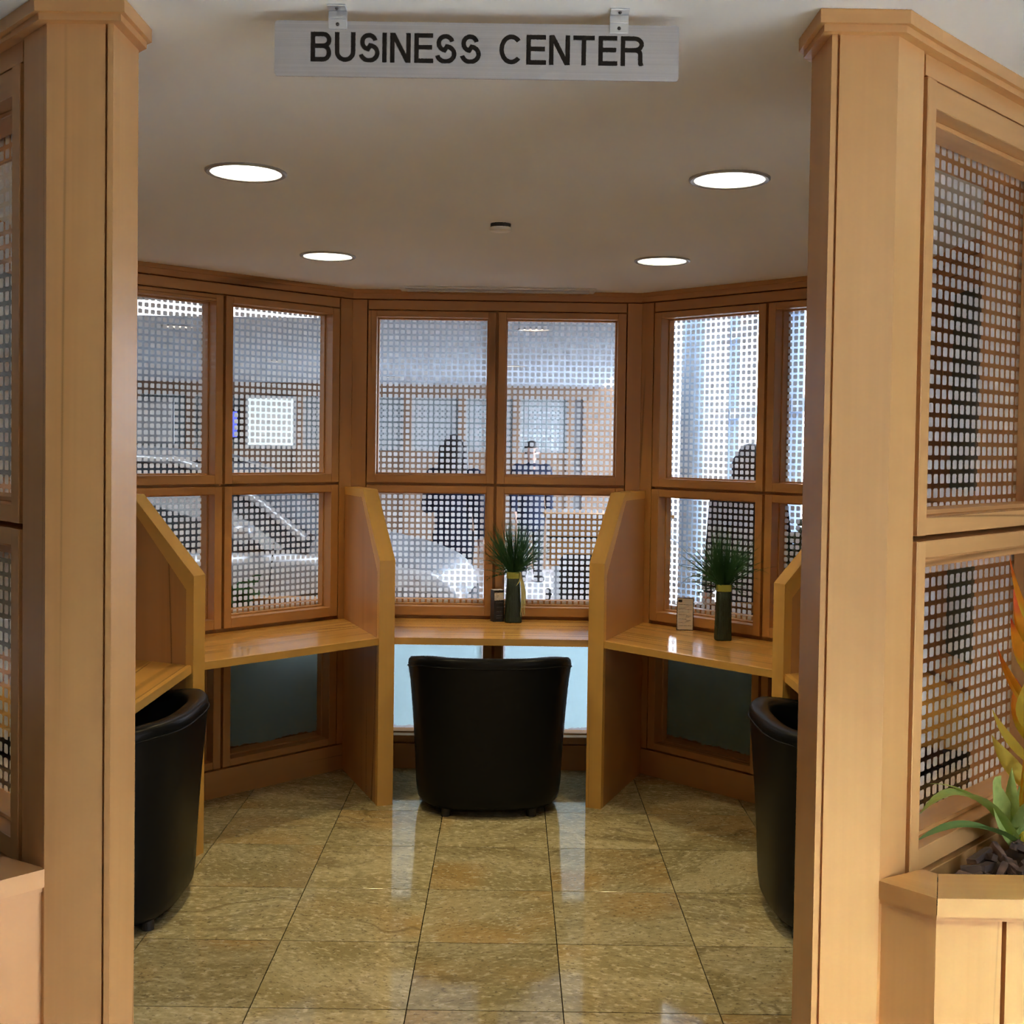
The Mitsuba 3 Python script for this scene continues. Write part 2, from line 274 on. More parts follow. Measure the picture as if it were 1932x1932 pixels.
for wname, ang in WALLS.items():
    M = WM(ang); g = M[:3, 0]
    w = struct(wname, f'wooden window wall of the octagonal room with wide frame boards, {WHERE[wname]}' if False else 'beech framework with header and skirting ' + WHERE[wname].replace('in the', 'of the'))
    openend = {'wall_front_right': 1, 'wall_front_left': -1}.get(wname, 0)      # this end meets an entrance post
    e0 = -0.782 if openend == -1 else None; e1 = 0.782 if openend == 1 else None
    ei0 = -0.66 if openend == -1 else None; ei1 = 0.66 if openend == 1 else None
    add = lambda nm, mesh, gr: part(w, nm, moved(mesh, M), 'mat_wood', grain=gr)
    add('crown', cat(mitred(-0.018, 0.09, 2.398, HC - 0.0005, ei0, ei1), mitred(-0.009, 0.09, 2.372, 2.398, ei0, ei1)), g)
    add('header', box(-0.650, 0.650, 0.002, 0.095, 2.3205, 2.3675), g)
    add('outer_crown', cat(mitred(0.11, 0.231, 2.394, HC - 0.0005, e0, e1), mitred(0.11, 0.222, 2.382, 2.394, e0, e1)), g)
    add('outer_header', mitred(0.11, 0.200, 2.344, 2.382, e0, e1), g)
    add('header_core', mitred(0.03, 0.185, 2.300, 2.376, -0.655 if openend == -1 else None, 0.655 if openend == 1 else None), g)
    add('skirting', mitred(-0.004, 0.195, 0.0, 0.126, ei0, ei1), g)
    for sg in (-1, 1):
        if sg == openend: continue
        add('corner_board', prism([(sg * 0.655, 0.0), (sg * (half(0) - 0.0005), 0.0), (sg * (half(0.1) - 0.0005), 0.1), (sg * 0.655, 0.1)], 0.130, 2.3675), Z)
        add('outer_corner_board', prism([(sg * 0.655, 0.1), (sg * (half(0.1) - 0.0005), 0.1), (sg * (half(0.198) - 0.0005), 0.198), (sg * 0.784, 0.198), (sg * 0.784, 0.12), (sg * 0.70, 0.12)], 0.126, 2.382), Z)
    add('mullion', box(*((-0.03, 0.03, 0.030, 0.103) if wname not in ('wall_right', 'wall_left') else (-0.012, 0.012, 0.03, 0.097)), 0.126, 2.32), Z)
    for z0, z1 in ((1.42, 1.47), (0.74, 0.80)):
        add('transom', box(-0.655, 0.655, 0.030, 0.150, z0, z1), g)
    for rn, z0, z1, a0, a1, oz0, oz1, oa0, oa1 in ROWS:
        if 'front' not in wname: oa0, oa1 = a0 + 0.004, max(oa1, a1)
        for sg in (-1, 1):
            nwin += 1
            wk = struct(f'window_{nwin}', f'{rn} wood-framed dark panel, {"right" if sg > 0 else "left"} column {WHERE[wname]}' if wname in ('wall_right', 'wall_left') else f'{rn} wood-framed {"frosted window" if rn == "lower" else "window with a grid of frosted squares"}, {"right" if sg > 0 else "left"} column {WHERE[wname]}')
            S = lambda a, b: (sg * a, sg * b)
            def mem(nm, ms, gr): part(wk, nm, moved(cat(*ms), M), 'mat_wood', grain=gr)
            # inner sash: stiles full height, rails between
            side = wname in ('wall_right', 'wall_left'); c0, c1 = (0.012, 0.012) if side else (0.045, 0.052)
            mem('stile', [box(*S(0.002 if side else 0.0065, c0), 0, 0.06, z0, z1), box(*S(0.002 if side else 0.012, c1), 0.06, 0.097, z0, z1)], Z)
            mem('stile', [box(*S(0.607, 0.650), 0, 0.06, z0, z1), box(*S(0.600, 0.655), 0.06, 0.097, z0, z1)], Z)
            mem('rail', [box(*S(c0, 0.607), 0.001, 0.06, a1, z1), box(*S(c1, 0.600), 0.06, 0.097, a1 - 0.007, z1)], g)
            mem('rail', [box(*S(c0, 0.607), 0.001, 0.06, z0, a0), box(*S(c1, 0.600), 0.06, 0.097, z0, a0 + 0.007)], g)
            # outer sash
            fr = 'front' in wname; od = 0.200 if fr else 0.150; ci = 0.060 if fr else 0.034
            mem('outer_stile', [box(*S(0.008, ci), 0.104, od, oz0, oz1)] + ([box(*S(0.060, 0.072), 0.104, 0.16, oz0, oz1)] if fr else []), Z)
            mem('outer_stile', [box(*S(0.742, 0.778), 0.104, od + 0.004, oz0, oz1)], Z)
            mem('outer_rail', [box(*S(ci, 0.742), 0.104, od, oa1, oz1)] + ([box(*S(0.060, 0.742), 0.104, 0.165, oa1 - 0.010, oa1)] if fr else []), g)
            mem('outer_rail', [box(*S(ci, 0.742), 0.104, od, oz0, oa0)] + ([box(*S(0.060, 0.742), 0.104, 0.165, oa0, oa0 + 0.010)] if fr else []), g)
            gz0, gz1 = min(a0, oa0) - 0.005, max(a1, oa1) + 0.005
            if wname in ('wall_right', 'wall_left'):
                part(wk, 'dark_panel', moved(box(*S(0.011, 0.745), OG - 0.002, OG + 0.003, gz0, gz1), M), 'mat_panel', label='dark green-grey panel'); continue
            part(wk, 'glass', moved(quad(*S(0.04, 0.745), gz0, gz1, OG), M), 'mat_glass')
            if rn == 'lower':
                part(wk, 'frosted_film', moved(film(sg, 0.058, 0.735, a0 + 0.006, gz1, OG - 0.0015), M), 'mat_frostlow', label='fully frosted film')
            else:
                part(wk, 'frosted_squares', moved(squares(*sorted(S(0.045, 0.742)), gz0, gz1, OG - 0.0015), M), 'mat_frost', label='grid of small frosted squares', kind='stuff')

# ------------------------------------------------------------------ entrance posts
def entrance_post(sx, label):
    k = thing('entrance_post', label, 'post', 'entrance posts')
    B = (0.7505, 2.063)
    w135 = WM(135)
    def W(s, o): return tuple((w135 @ [s, o, 0, 1])[:2])
    fx = lambda pts: [(sx * x, y) for x, y in pts]
    shaft = [(0.647, 2.063), B, W(0.797, 0.204), W(0.797, 0.19), W(0.782, 0.19), W(0.782, 0.108), W(0.66, 0.108), W(0.66, 0.0), W(0.80, 0.0), (0.640, 2.215), (0.640, 2.072), (0.647, 2.072)]
    add = lambda nm, pts, z0, z1, lab=None: part(k, nm, prism(fx(pts), z0, z1), 'mat_wood', grain=Z, label=lab)
    add('shaft', shaft, 0, HC - 0.036)
    add('reveal_board', [(0.632, 2.066), (0.640, 2.066), (0.640, 2.198), (0.632, 2.198)], 0, HC - 0.036)
    add('corner_bead', [(0.632, 2.060), (0.642, 2.060), (0.642, 2.0665), (0.632, 2.0665)], 0, HC - 0.036, 'slim pale corner bead')
    def ring(d): # the post's outline pushed out by d, mitred into the wall's crown
        a = (0.632 - d, 2.063 - d); b = (B[0] + d * T225, 2.063 - d)
        return [a, b, W(0.782, 0.204 + d), W(0.782, 0.02), (0.72, 2.30), (0.632 - d, 2.185 + d * 0.2)]
    for nm, d, z0, z1 in (('cap', 0.027, HC - 0.0246, HC - 0.0005), ('cap_moulding', 0.018, HC - 0.0366, HC - 0.0246)):
        part(k, nm, prism(fx(ring(d)), z0, z1), 'mat_wood', grain=(1, 0, 0))
    return k
entrance_post(-1, 'tall faceted beech post framing the left side of the entrance')
entrance_post(1, 'tall faceted beech post right of the entrance, beside the bromeliad planter')

# ------------------------------------------------------------------ floor, ceiling, hall shell
fl = struct('floor', 'polished beige granite tile floor of the octagonal room')
put('floor', mikit.ply(prism([(-2.25, 1.55), (2.25, 1.55), (2.25, 6.15), (-2.25, 6.15)], -0.05, -0.0035), 'mat_grout'))
tile_mesh = {}
for ix in range(-5, 5):
    for iy in range(-4, 6):
        x0, y0 = TX0 + ix * TILE, TY0 + iy * TILE
        part('floor', 'tile', box(x0 + 0.0017, x0 + TILE - 0.0017, y0 + 0.0017, y0 + TILE - 0.0017, -0.0035, 0.0, 0.0003), 'mat_tile')
hf = struct('floor_hall', 'pale grey tiled floor of the showroom hall around the room')
X0f, X1f, Y0f, Y1f = TX0 - 5 * TILE, TX0 + 5 * TILE, TY0 - 4 * TILE, TY0 + 6 * TILE
put('floor_hall', mikit.ply(cat(*[prism(q, -0.06, -0.001) for q in (
    [(-9, Y1f), (3.05, Y1f), (3.05, 22), (-9, 22)], [(-9, Y0f), (X0f, Y0f), (X0f, Y1f), (-9, Y1f)], [(X1f, Y0f), (3.05, Y0f), (3.05, Y1f), (X1f, Y1f)])]), 'mat_hallfloor'))
struct('floor_lobby', 'beige stone floor in front of the entrance')
put('floor_lobby', mikit.ply(prism([(-9, -5), (3.05, -5), (3.05, Y0f), (-9, Y0f)], -0.06, -0.001), 'mat_lobbyfloor'))
struct('ceiling', 'smooth white painted ceiling over the room and the hall')
ROOM_LAMPS = [(-1, 3.332), (1, 3.332), (-1, 4.808), (1, 4.808)]
HALL_LAMPS = [(0.22, 7.75), (-2.2, 7.9), (-2.2, 11.2), (0.1, 11.4), (-4.6, 8.6), (-4.6, 12.2), (-1.3, 13.6), (-6.9, 9.0)]
LOBBY_LAMPS = [(0.75, 0.15), (2.3, 0.6), (2.0, -1.1), (0.9, -1.6)]
LOBBY_POWER = [0.45, 1.3, 1.3, 0.5]
_cp = Polygon([(-9, -5), (3.05, -5), (3.05, 6.15), (-9, 6.15)])
_ch = Polygon([(-9, 6.15), (1.0, 6.15), (1.25, 15.4), (-9, 15.4)])
from shapely.geometry import Point
for _x, _y in [(a * 0.69, b) for a, b in ROOM_LAMPS] + HALL_LAMPS + LOBBY_LAMPS: _cp, _ch = (q.difference(Point(_x, _y).buffer(0.102, quad_segs=12)) for q in (_cp, _ch))
_cm = trimesh.creation.extrude_polygon(_cp, 0.25, engine='earcut'); _cm.apply_translation([0, 0, HC])
put('ceiling', mikit.ply(_cm, 'mat_ceiling'))
struct('ceiling_hall', 'grey low ceiling of the hall behind the room')
_cm = trimesh.creation.extrude_polygon(_ch, 0.25, engine='earcut'); _cm.apply_translation([0, 0, HC])
put('ceiling_hall', mikit.ply(_cm, 'mat_hallceiling'))
struct('ceiling_void', 'closed deck above the ceiling')
put('ceiling_void', mikit.ply(prism([(-9, -5), (3.05, -5), (3.05, 6.15), (1.0, 6.15), (1.25, 15.4), (-9, 15.4)], HC + 0.2505, HC + 0.27), 'mat_slot'))
struct('ceiling_atrium', 'high white roof over the glazed strip of the hall')
put('ceiling_atrium', mikit.ply(prism([(0.9, 6.2), (3.05, 6.2), (3.05, 22.1), (0.9, 22.1)], 6.4, 6.6), 'mat_ceiling'))
struct('wall_atrium', 'white wall above the low ceiling beside the glazed strip')
put('wall_atrium', mikit.ply(cat(box(0.9, 1.0, 6.15, 22, HC + 0.25, 6.4), box(0.9, 3.05, 6.05, 6.15, HC + 0.25, 6.6)), 'mat_hallwall'))
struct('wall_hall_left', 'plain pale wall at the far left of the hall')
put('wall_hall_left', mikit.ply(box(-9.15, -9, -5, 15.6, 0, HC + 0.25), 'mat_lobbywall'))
struct('wall_hall_return', 'pale return wall beside the glazed strip')
put('wall_hall_return', mikit.ply(box(1.3, 1.45, 15.4, 22, 0, 6.4), 'mat_hallwall'))

def curtain(name, label, along, fixed, a0, a1, zs, step, bsdf='mat_facade'):
    """glazed facade: mullions every step along one axis, transoms at the heights zs, one pane between each"""
    k = struct(name, label); n = max(1, round((a1 - a0) / step)); st = (a1 - a0) / n
    B = (lambda p0, p1, q0, q1, z0, z1: box(p0, p1, fixed + q0, fixed + q1, z0, z1)) if along == 'x' else (lambda p0, p1, q0, q1, z0, z1: box(fixed + q0, fixed + q1, p0, p1, z0, z1))
    for i in range(n + 1):
        p = a0 + i * st; part(k, 'mullion', B(p - 0.035, p + 0.035, -0.07, 0.07, 0, zs[-1]), bsdf)
    for z in zs[:-1]:
        part(k, 'transom', B(a0, a1, -0.06, 0.06, z, z + 0.13), bsdf)
    for i in range(n):
        p0, p1 = a0 + i * st + 0.03, a0 + (i + 1) * st - 0.03
        v = [(p0, fixed, 0), (p1, fixed, 0), (p1, fixed, zs[-1]), (p0, fixed, zs[-1])]
        if along == 'y': v = [(b, a, c) for a, b, c in v]
        part(k, 'pane', trimesh.Trimesh(v, [(0, 1, 2), (0, 2, 3)], process=False), 'mat_glass')
curtain('window_facade_right', 'tall glazed facade with steel mullions and transoms seen through the right windows', 'y', 3.0, 8.6, 22, [0.02, 2.02, 3.05, 4.6, 6.4], 3.4)
curtain('window_facade_near', 'lower glazed facade along the right of the hall', 'y', 3.0, -1.8, 1.2, [0.02, 1.05, HC], 1.5)
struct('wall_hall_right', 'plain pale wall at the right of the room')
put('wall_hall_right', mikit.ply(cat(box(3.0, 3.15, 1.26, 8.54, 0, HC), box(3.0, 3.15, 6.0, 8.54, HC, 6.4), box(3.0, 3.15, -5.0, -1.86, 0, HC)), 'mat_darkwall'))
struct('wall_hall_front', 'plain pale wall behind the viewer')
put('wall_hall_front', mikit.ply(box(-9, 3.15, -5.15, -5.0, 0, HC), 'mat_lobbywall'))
curtain('window_facade_end', 'glazed end of the hall behind the right windows', 'x', 22.0, 1.45, 3.0, [0.02, 2.02, 3.05, 4.6, 6.4], 1.5)
struct('pavement', 'pale paved ground outside the facades')
put('pavement', mikit.ply(cat(box(3.05, 40, -30, 60, -0.12, -0.06), box(-40, 3.05, -30, -5.05, -0.12, -0.06)), 'mat_hallwall'))

# far office wall ----------------------------------------------------------------
fw = struct('wall_far', 'far wood-framed office front with frosted panes across the hall')
YF = 15.4
put('wall_far', mikit.ply(box(-9, 1.45, YF + 0.06, YF + 0.2, 0, HC), 'mat_hallwall'))
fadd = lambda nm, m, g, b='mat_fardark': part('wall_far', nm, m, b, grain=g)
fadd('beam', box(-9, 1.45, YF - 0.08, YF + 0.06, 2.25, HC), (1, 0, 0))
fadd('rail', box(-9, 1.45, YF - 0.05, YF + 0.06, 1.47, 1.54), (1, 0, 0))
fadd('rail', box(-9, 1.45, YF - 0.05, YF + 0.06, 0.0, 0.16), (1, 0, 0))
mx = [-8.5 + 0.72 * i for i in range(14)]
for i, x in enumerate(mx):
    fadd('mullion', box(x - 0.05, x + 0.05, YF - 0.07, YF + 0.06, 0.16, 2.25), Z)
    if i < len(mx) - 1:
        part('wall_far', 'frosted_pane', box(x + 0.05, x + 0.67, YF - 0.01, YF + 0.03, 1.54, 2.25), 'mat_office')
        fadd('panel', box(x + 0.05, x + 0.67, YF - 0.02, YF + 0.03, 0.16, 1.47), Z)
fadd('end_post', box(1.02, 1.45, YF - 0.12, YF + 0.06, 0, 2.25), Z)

# ------------------------------------------------------------------ ceiling fittings
def downlight(x, y, label, rad, group, r=0.115):
    k = thing('downlight', label, 'ceiling light', group)
    ring = lathe([(r * 0.865, -0.001), (r * 0.875, -0.005), (r * 0.96, -0.007), (r, -0.004), (r, 0), (r * 0.865, 0), (r * 0.865, -0.001)])
    ring.apply_translation([x, y, HC]); part(k, 'trim_ring', ring, 'mat_trim', smooth=40)
    rf = lathe([(r * 0.865, 0.0), (r * 0.84, 0.03), (r * 0.74, 0.065), (r * 0.58, 0.092), (r * 0.60, 0.094), (r * 0.77, 0.066), (r * 0.87, 0.03), (r * 0.885, 0.0), (r * 0.865, 0.0)])
    rf.apply_translation([x, y, HC]); part(k, 'reflector', rf, 'mat_reflector', smooth=40, label='white reflector cone')
    d = trimesh.creation.cylinder(radius=r * 0.575, height=0.004, sections=40); d.apply_translation([x, y, HC + 0.090])
    part(k, 'lens', d, 'mat_white', emitter=emit(rad), label='glowing white lens')
scene['mat_reflector'] = P((0.30, 0.30, 0.29), 0.5, 0.3)
scene['mat_trim'] = P((0.34, 0.33, 0.31), 0.4, 0.5, 0.5)
for sx, sd in ((-1, 'left'), (1, 'right')):
    for y, nm in ((3.332, 'nearer the sign'), (4.808, 'nearer the back wall')):
        downlight(sx * 0.69, y, f'round glowing downlight in the room ceiling, {sd} of the two {nm}', LAMP_ROOM, 'downlights in the room ceiling')
HALL_WHERE = ['nearest behind the middle of the back windows', 'nearest behind the left angled windows', 'in the second row behind the left windows', 'in the second row behind the back windows', 'at the left, in the first row', 'at the left, in the second row', 'nearest the far office wall', 'farthest to the left']
for (x, y), nm in zip(HALL_LAMPS, HALL_WHERE): downlight(x, y, 'downlight in the hall ceiling, ' + nm, LAMP_HALL, 'downlights in the hall ceiling')
for (x, y), pw, nm in zip(LOBBY_LAMPS, LOBBY_POWER, ('straight in front of the sign', 'near the right facade', 'behind the viewer at the right', 'straight behind the viewer')): downlight(x, y, 'downlight before the entrance, ' + nm, tuple(pw * q for q in LAMP_LOBBY), 'downlights in front of the entrance')
k = thing('light_strip', 'long luminous white ceiling strip seen at the top of the left windows', 'ceiling light')
part(k, 'diffuser', box(-7.0, -0.98, 6.25, 7.05, HC - 0.012, HC - 0.004), 'mat_white', emitter=emit(STRIP))
part(k, 'frame', cat(box(-7.03, -0.95, 6.22, 6.25, HC - 0.02, HC), box(-7.03, -0.95, 7.05, 7.08, HC - 0.02, HC), box(-7.03, -7.0, 6.25, 7.05, HC - 0.02, HC), box(-0.98, -0.95, 6.25, 7.05, HC - 0.02, HC)), 'mat_steel')

k = thing('sprinkler_cover', 'small round cream sprinkler cover in the middle of the room ceiling', 'sprinkler')
sp = lathe([(0, -0.026), (0.032, -0.026), (0.037, -0.023), (0.038, -0.013), (0.034, -0.013), (0, -0.013)], 32); sp.apply_translation([0.03, 4.062, HC]); part(k, 'cover_plate', sp, 'mat_offwhite', smooth=40)
sp = lathe([(0, -0.013), (0.034, -0.013), (0.036, 0), (0, 0)], 32); sp.apply_translation([0.03, 4.062, HC]); part(k, 'cup', sp, 'mat_slot', smooth=40, label='dark recessed cup')
k = thing('air_diffuser', 'long narrow metal slot diffuser in the ceiling above the back windows', 'air vent')
part(k, 'frame', cat(box(-0.482, 0.482, 5.690, 5.712, HC - 0.009, HC), box(-0.482, 0.482, 5.836, 5.858, HC - 0.020, HC), box(-0.482, -0.455, 5.712, 5.836, HC - 0.009, HC), box(0.455, 0.482, 5.712, 5.836, HC - 0.009, HC)), 'mat_diffuser')
part(k, 'blade', box(-0.455, 0.455, 5.752, 5.768, HC - 0.011, HC), 'mat_diffuser'); part(k, 'blade', box(-0.455, 0.455, 5.795, 5.811, HC - 0.013, HC), 'mat_diffuser')
part(k, 'slot', box(-0.456, 0.456, 5.711, 5.837, HC - 0.002, HC), 'mat_slot')
for x in (-0.452, 0.452): part(k, 'end_clip', box(x - 0.01, x + 0.01, 5.76, 5.80, HC - 0.008, HC), 'mat_alu')

# ------------------------------------------------------------------ sign
k = thing('hanging_sign', 'brushed metal sign reading BUSINESS CENTER in black, hung under the ceiling', 'sign')
YS = 2.08
def rrect(x0, x1, z0, z1, r, n=5):
    pts = []
    for cx, cz, a in ((x1 - r, z1 - r, 0), (x0 + r, z1 - r, 90), (x0 + r, z0 + r, 180), (x1 - r, z0 + r, 270)):
        pts += [(cx + r * math.cos(math.radians(a + 90 * i / n)), cz + r * math.sin(math.radians(a + 90 * i / n))) for i in range(n + 1)]
    return pts
def upright(mesh, y): # xy drawing -> xz, thickness towards -y
    M = np.array([[1, 0, 0, 0], [0, 0, -1, y], [0, 1, 0, 0], [0, 0, 0, 1.0]]); return moved(mesh, M)
part(k, 'plate', upright(prism(rrect(-0.352, 0.365, 2.3005, 2.398, 0.006), 0, 0.004), YS), 'mat_alu')
from shapely.geometry import LineString
from shapely.ops import unary_union
def glyph(ch, w, h, t):
    """a plain grotesque capital drawn as strokes of width t in a w x h box"""
    def ln(*p): return LineString(p).buffer(t / 2, cap_style=2, join_style=2)
    def arc(cx, cy, rx, ry, a0, a1, n=28): return [(cx + rx * math.cos(math.radians(a0 + (a1 - a0) * i / n)), cy + ry * math.sin(math.radians(a0 + (a1 - a0) * i / n))) for i in range(n + 1)]
    q = t / 2
    if ch == 'I': g = [ln((w / 2, 0), (w / 2, h))]
    elif ch == 'E': g = [ln((q, 0), (q, h)), ln((0, q), (w, q)), ln((0, h - q), (w * 0.98, h - q)), ln((0, h * 0.53), (w * 0.93, h * 0.53))]
    elif ch == 'T': g = [ln((w / 2, 0), (w / 2, h)), ln((0, h - q), (w, h - q))]
    elif ch == 'N': g = [ln((q, 0), (q, h)), ln((w - q, 0), (w - q, h)), Polygon([(0, h), (t * 1.15, h), (w, 0), (w - t * 1.15, 0)])]
    elif ch == 'U': g = [ln((q, h), (q, h * 0.36), *arc(w / 2, h * 0.34, w / 2 - q, h * 0.34 - q, 180, 360), (w - q, h))]
    elif ch == 'C': g = [ln(*arc(w / 2, h / 2, w / 2 - q, h / 2 - q, 42, 318, 48))]
    elif ch == 'S':
        r1, r2 = h * 0.25, h * 0.27
        g = [ln(*arc(w * 0.49, h - q - r1 + 0.0 * t, w * 0.42 - q, r1 - q * 0.2, 15, 262), *arc(w * 0.50, r2 + q * 0.6, w * 0.50 - q, r2 - q * 0.2, 82, -168))]
    elif ch in 'BR':
        m = h * 0.53
        top = [(q, h - q), (w * 0.60, h - q), *arc(w * 0.60, (h - q + m) / 2, w * (0.34 if ch == 'B' else 0.38) - q * 0.4, (h - q - m) / 2, 90, -90), (q, m)]
        g = [ln((q, 0), (q, h)), ln(*top)]
        if ch == 'B': g.append(ln((q, m), (w * 0.60, m), *arc(w * 0.60, (m + q) / 2, w * 0.40 - q, (m - q) / 2, 90, -90), (q, q)))
        else: g.append(ln((w * 0.55, m), *arc(w * 0.66, m - h * 0.13, w * 0.22, h * 0.13, 90, 0, 12), (w * 0.89, h * 0.10), (w * 0.95, 0)))
    return unary_union(g).intersection(Polygon([(-w, 0), (2 * w, 0), (2 * w, h), (-w, h)]))
for ch, u0, u1 in (('B', 247, 336), ('U', 352, 441), ('S', 455, 546), ('I', 559, 576), ('N', 592, 681), ('E', 697, 780), ('S', 787, 880), ('S', 895, 986), ('C', 1067, 1170), ('E', 1184, 1270), ('N', 1283, 1373), ('T', 1387, 1480), ('E', 1497, 1580), ('R', 1594, 1690)):
    x0, x1 = (-0.352 + (480 + u / 2.3 - 519) * 0.717 / 764 for u in (u0, u1))
    g = glyph(ch, x1 - x0, 0.0520, 0.0078)
    ms = [trimesh.creation.extrude_polygon(q, 0.0009, engine='earcut') for q in getattr(g, 'geoms', [g])]
    m = cat(*ms); m.apply_translation([x0, 2.3265, 0]); part(k, 'letter', upright(m, YS - 0.0039), 'mat_letter')
for x in (-0.240, 0.258):
    br = part(k, 'bracket', cat(box(x - 0.0165, x + 0.0165, YS - 0.0075, YS - 0.0045, 2.383, 2.4145, 0.0005), box(x - 0.0165, x + 0.0165, YS - 0.0300, YS - 0.0045, HC - 0.0035, HC - 0.0005, 0.0005), box(x - 0.0165, x + 0.0165, YS - 0.0105, YS - 0.0045, 2.4000, 2.4045, 0.0005)), 'mat_steel')
    for p, ax in (((x, YS - 0.0080, 2.391), 'y'), ((x, YS - 0.020, HC - 0.004), 'z')):
        sc = sphere(p, 0.0032, 2); put(subkey(br, 'screw'), mikit.ply(sc, 'mat_slot', smooth=True))

# ------------------------------------------------------------------ desks: dividers and counters
RV = SIDE / 2 / math.sin(math.radians(22.5))
RF = 1.239
def divider(ang, label):
    k = thing('desk_divider', label, 'desk divider', 'sloping desk dividers')
    M = rotz(-ang, 0, YC)                              # local y = radial outwards, x = tangential
    th = 0.0358
    prof = [(RF + 0.036, 0), (RV - 0.02, 0), (RV - 0.02, 1.390), (1.560, 1.390), (RF + 0.036, 1.062)]
    def up(poly, t): # polygon in (radius, z) -> slab of half thickness t
        m = prism(poly, -t, t); Q = np.array([[0, 0, 1, 0], [1, 0, 0, 0], [0, 1, 0, 0], [0, 0, 0, 1.0]]); return moved(moved(m, Q), M)
    ra = M[:3, 1]
    part(k, 'panel', up(prof, th), 'mat_wood', grain=Z)
    part(k, 'front_edge', up([(RF, 0), (RF + 0.036, 0), (RF + 0.036, 1.062), (RF, 1.117)][:2] + [(RF + 0.036, 1.0755), (RF, 1.1165)], th + 0.0006), 'mat_edge', grain=Z, label='solid front edge')
    part(k, 'sloping_edge', up([(RF, 1.117), (RF + 0.036, 1.076), (RF + 0.036, 1.062), (1.560, 1.390), (1.545, 1.428)], th + 0.0006), 'mat_edge', grain=np.array([ra[0], ra[1], 1.0]), label='pale sloping top edge')
    part(k, 'top_edge', up([(1.545, 1.428), (1.560, 1.390), (RV - 0.02, 1.390), (RV - 0.02, 1.428)], th + 0.0006), 'mat_edge', grain=ra)
divider(-22.5, 'beech desk divider with sloping top, left of the middle desk')
divider(22.5, 'beech desk divider with sloping top, right of the middle desk')
divider(-67.5, 'beech desk divider with sloping top, beside the left entrance post')
divider(67.5, 'beech desk divider with sloping top, mostly behind the right entrance post')
def counter(ang, label):
    k = thing('desk_counter', label, 'desk', 'wooden desk counters')
    M = WM(ang); D = AP - 1.166
    tn = math.tan(math.radians(22.5)); th = 0.0368 / math.cos(math.radians(22.5))
    hw = lambda r: r * tn - th
    poly = [(-hw(AP - D), -D), (hw(AP - D), -D), (hw(AP - 0.003), -0.003), (-hw(AP - 0.003), -0.003)]
    polyb = [(-hw(AP - D + 0.02), -D + 0.02), (hw(AP - D + 0.02), -D + 0.02), (hw(AP - 0.003), -0.003), (-hw(AP - 0.003), -0.003)]
    part(k, 'top', moved(prism(polyb, 0.7345, 0.765), M), 'mat_counter', grain=M[:3, 0])
    fe = [(-hw(AP - D), -D), (hw(AP - D), -D), (hw(AP - D + 0.02), -D + 0.02), (-hw(AP - D + 0.02), -D + 0.02)]
    part(k, 'front_edge', moved(prism(fe, 0.734, 0.7652), M), 'mat_edge', grain=M[:3, 0], label='pale front edge')
counter(0, 'glossy wooden desk counter in the middle, under the back windows')
counter(-45, 'glossy wooden desk counter left of the middle desk, empty')
counter(45, 'glossy wooden desk counter right of the middle desk, holding a white card')
counter(-90, 'wooden desk counter at the left side wall, behind the left entrance post')
counter(90, 'wooden desk counter at the right side wall, behind the right entrance post')

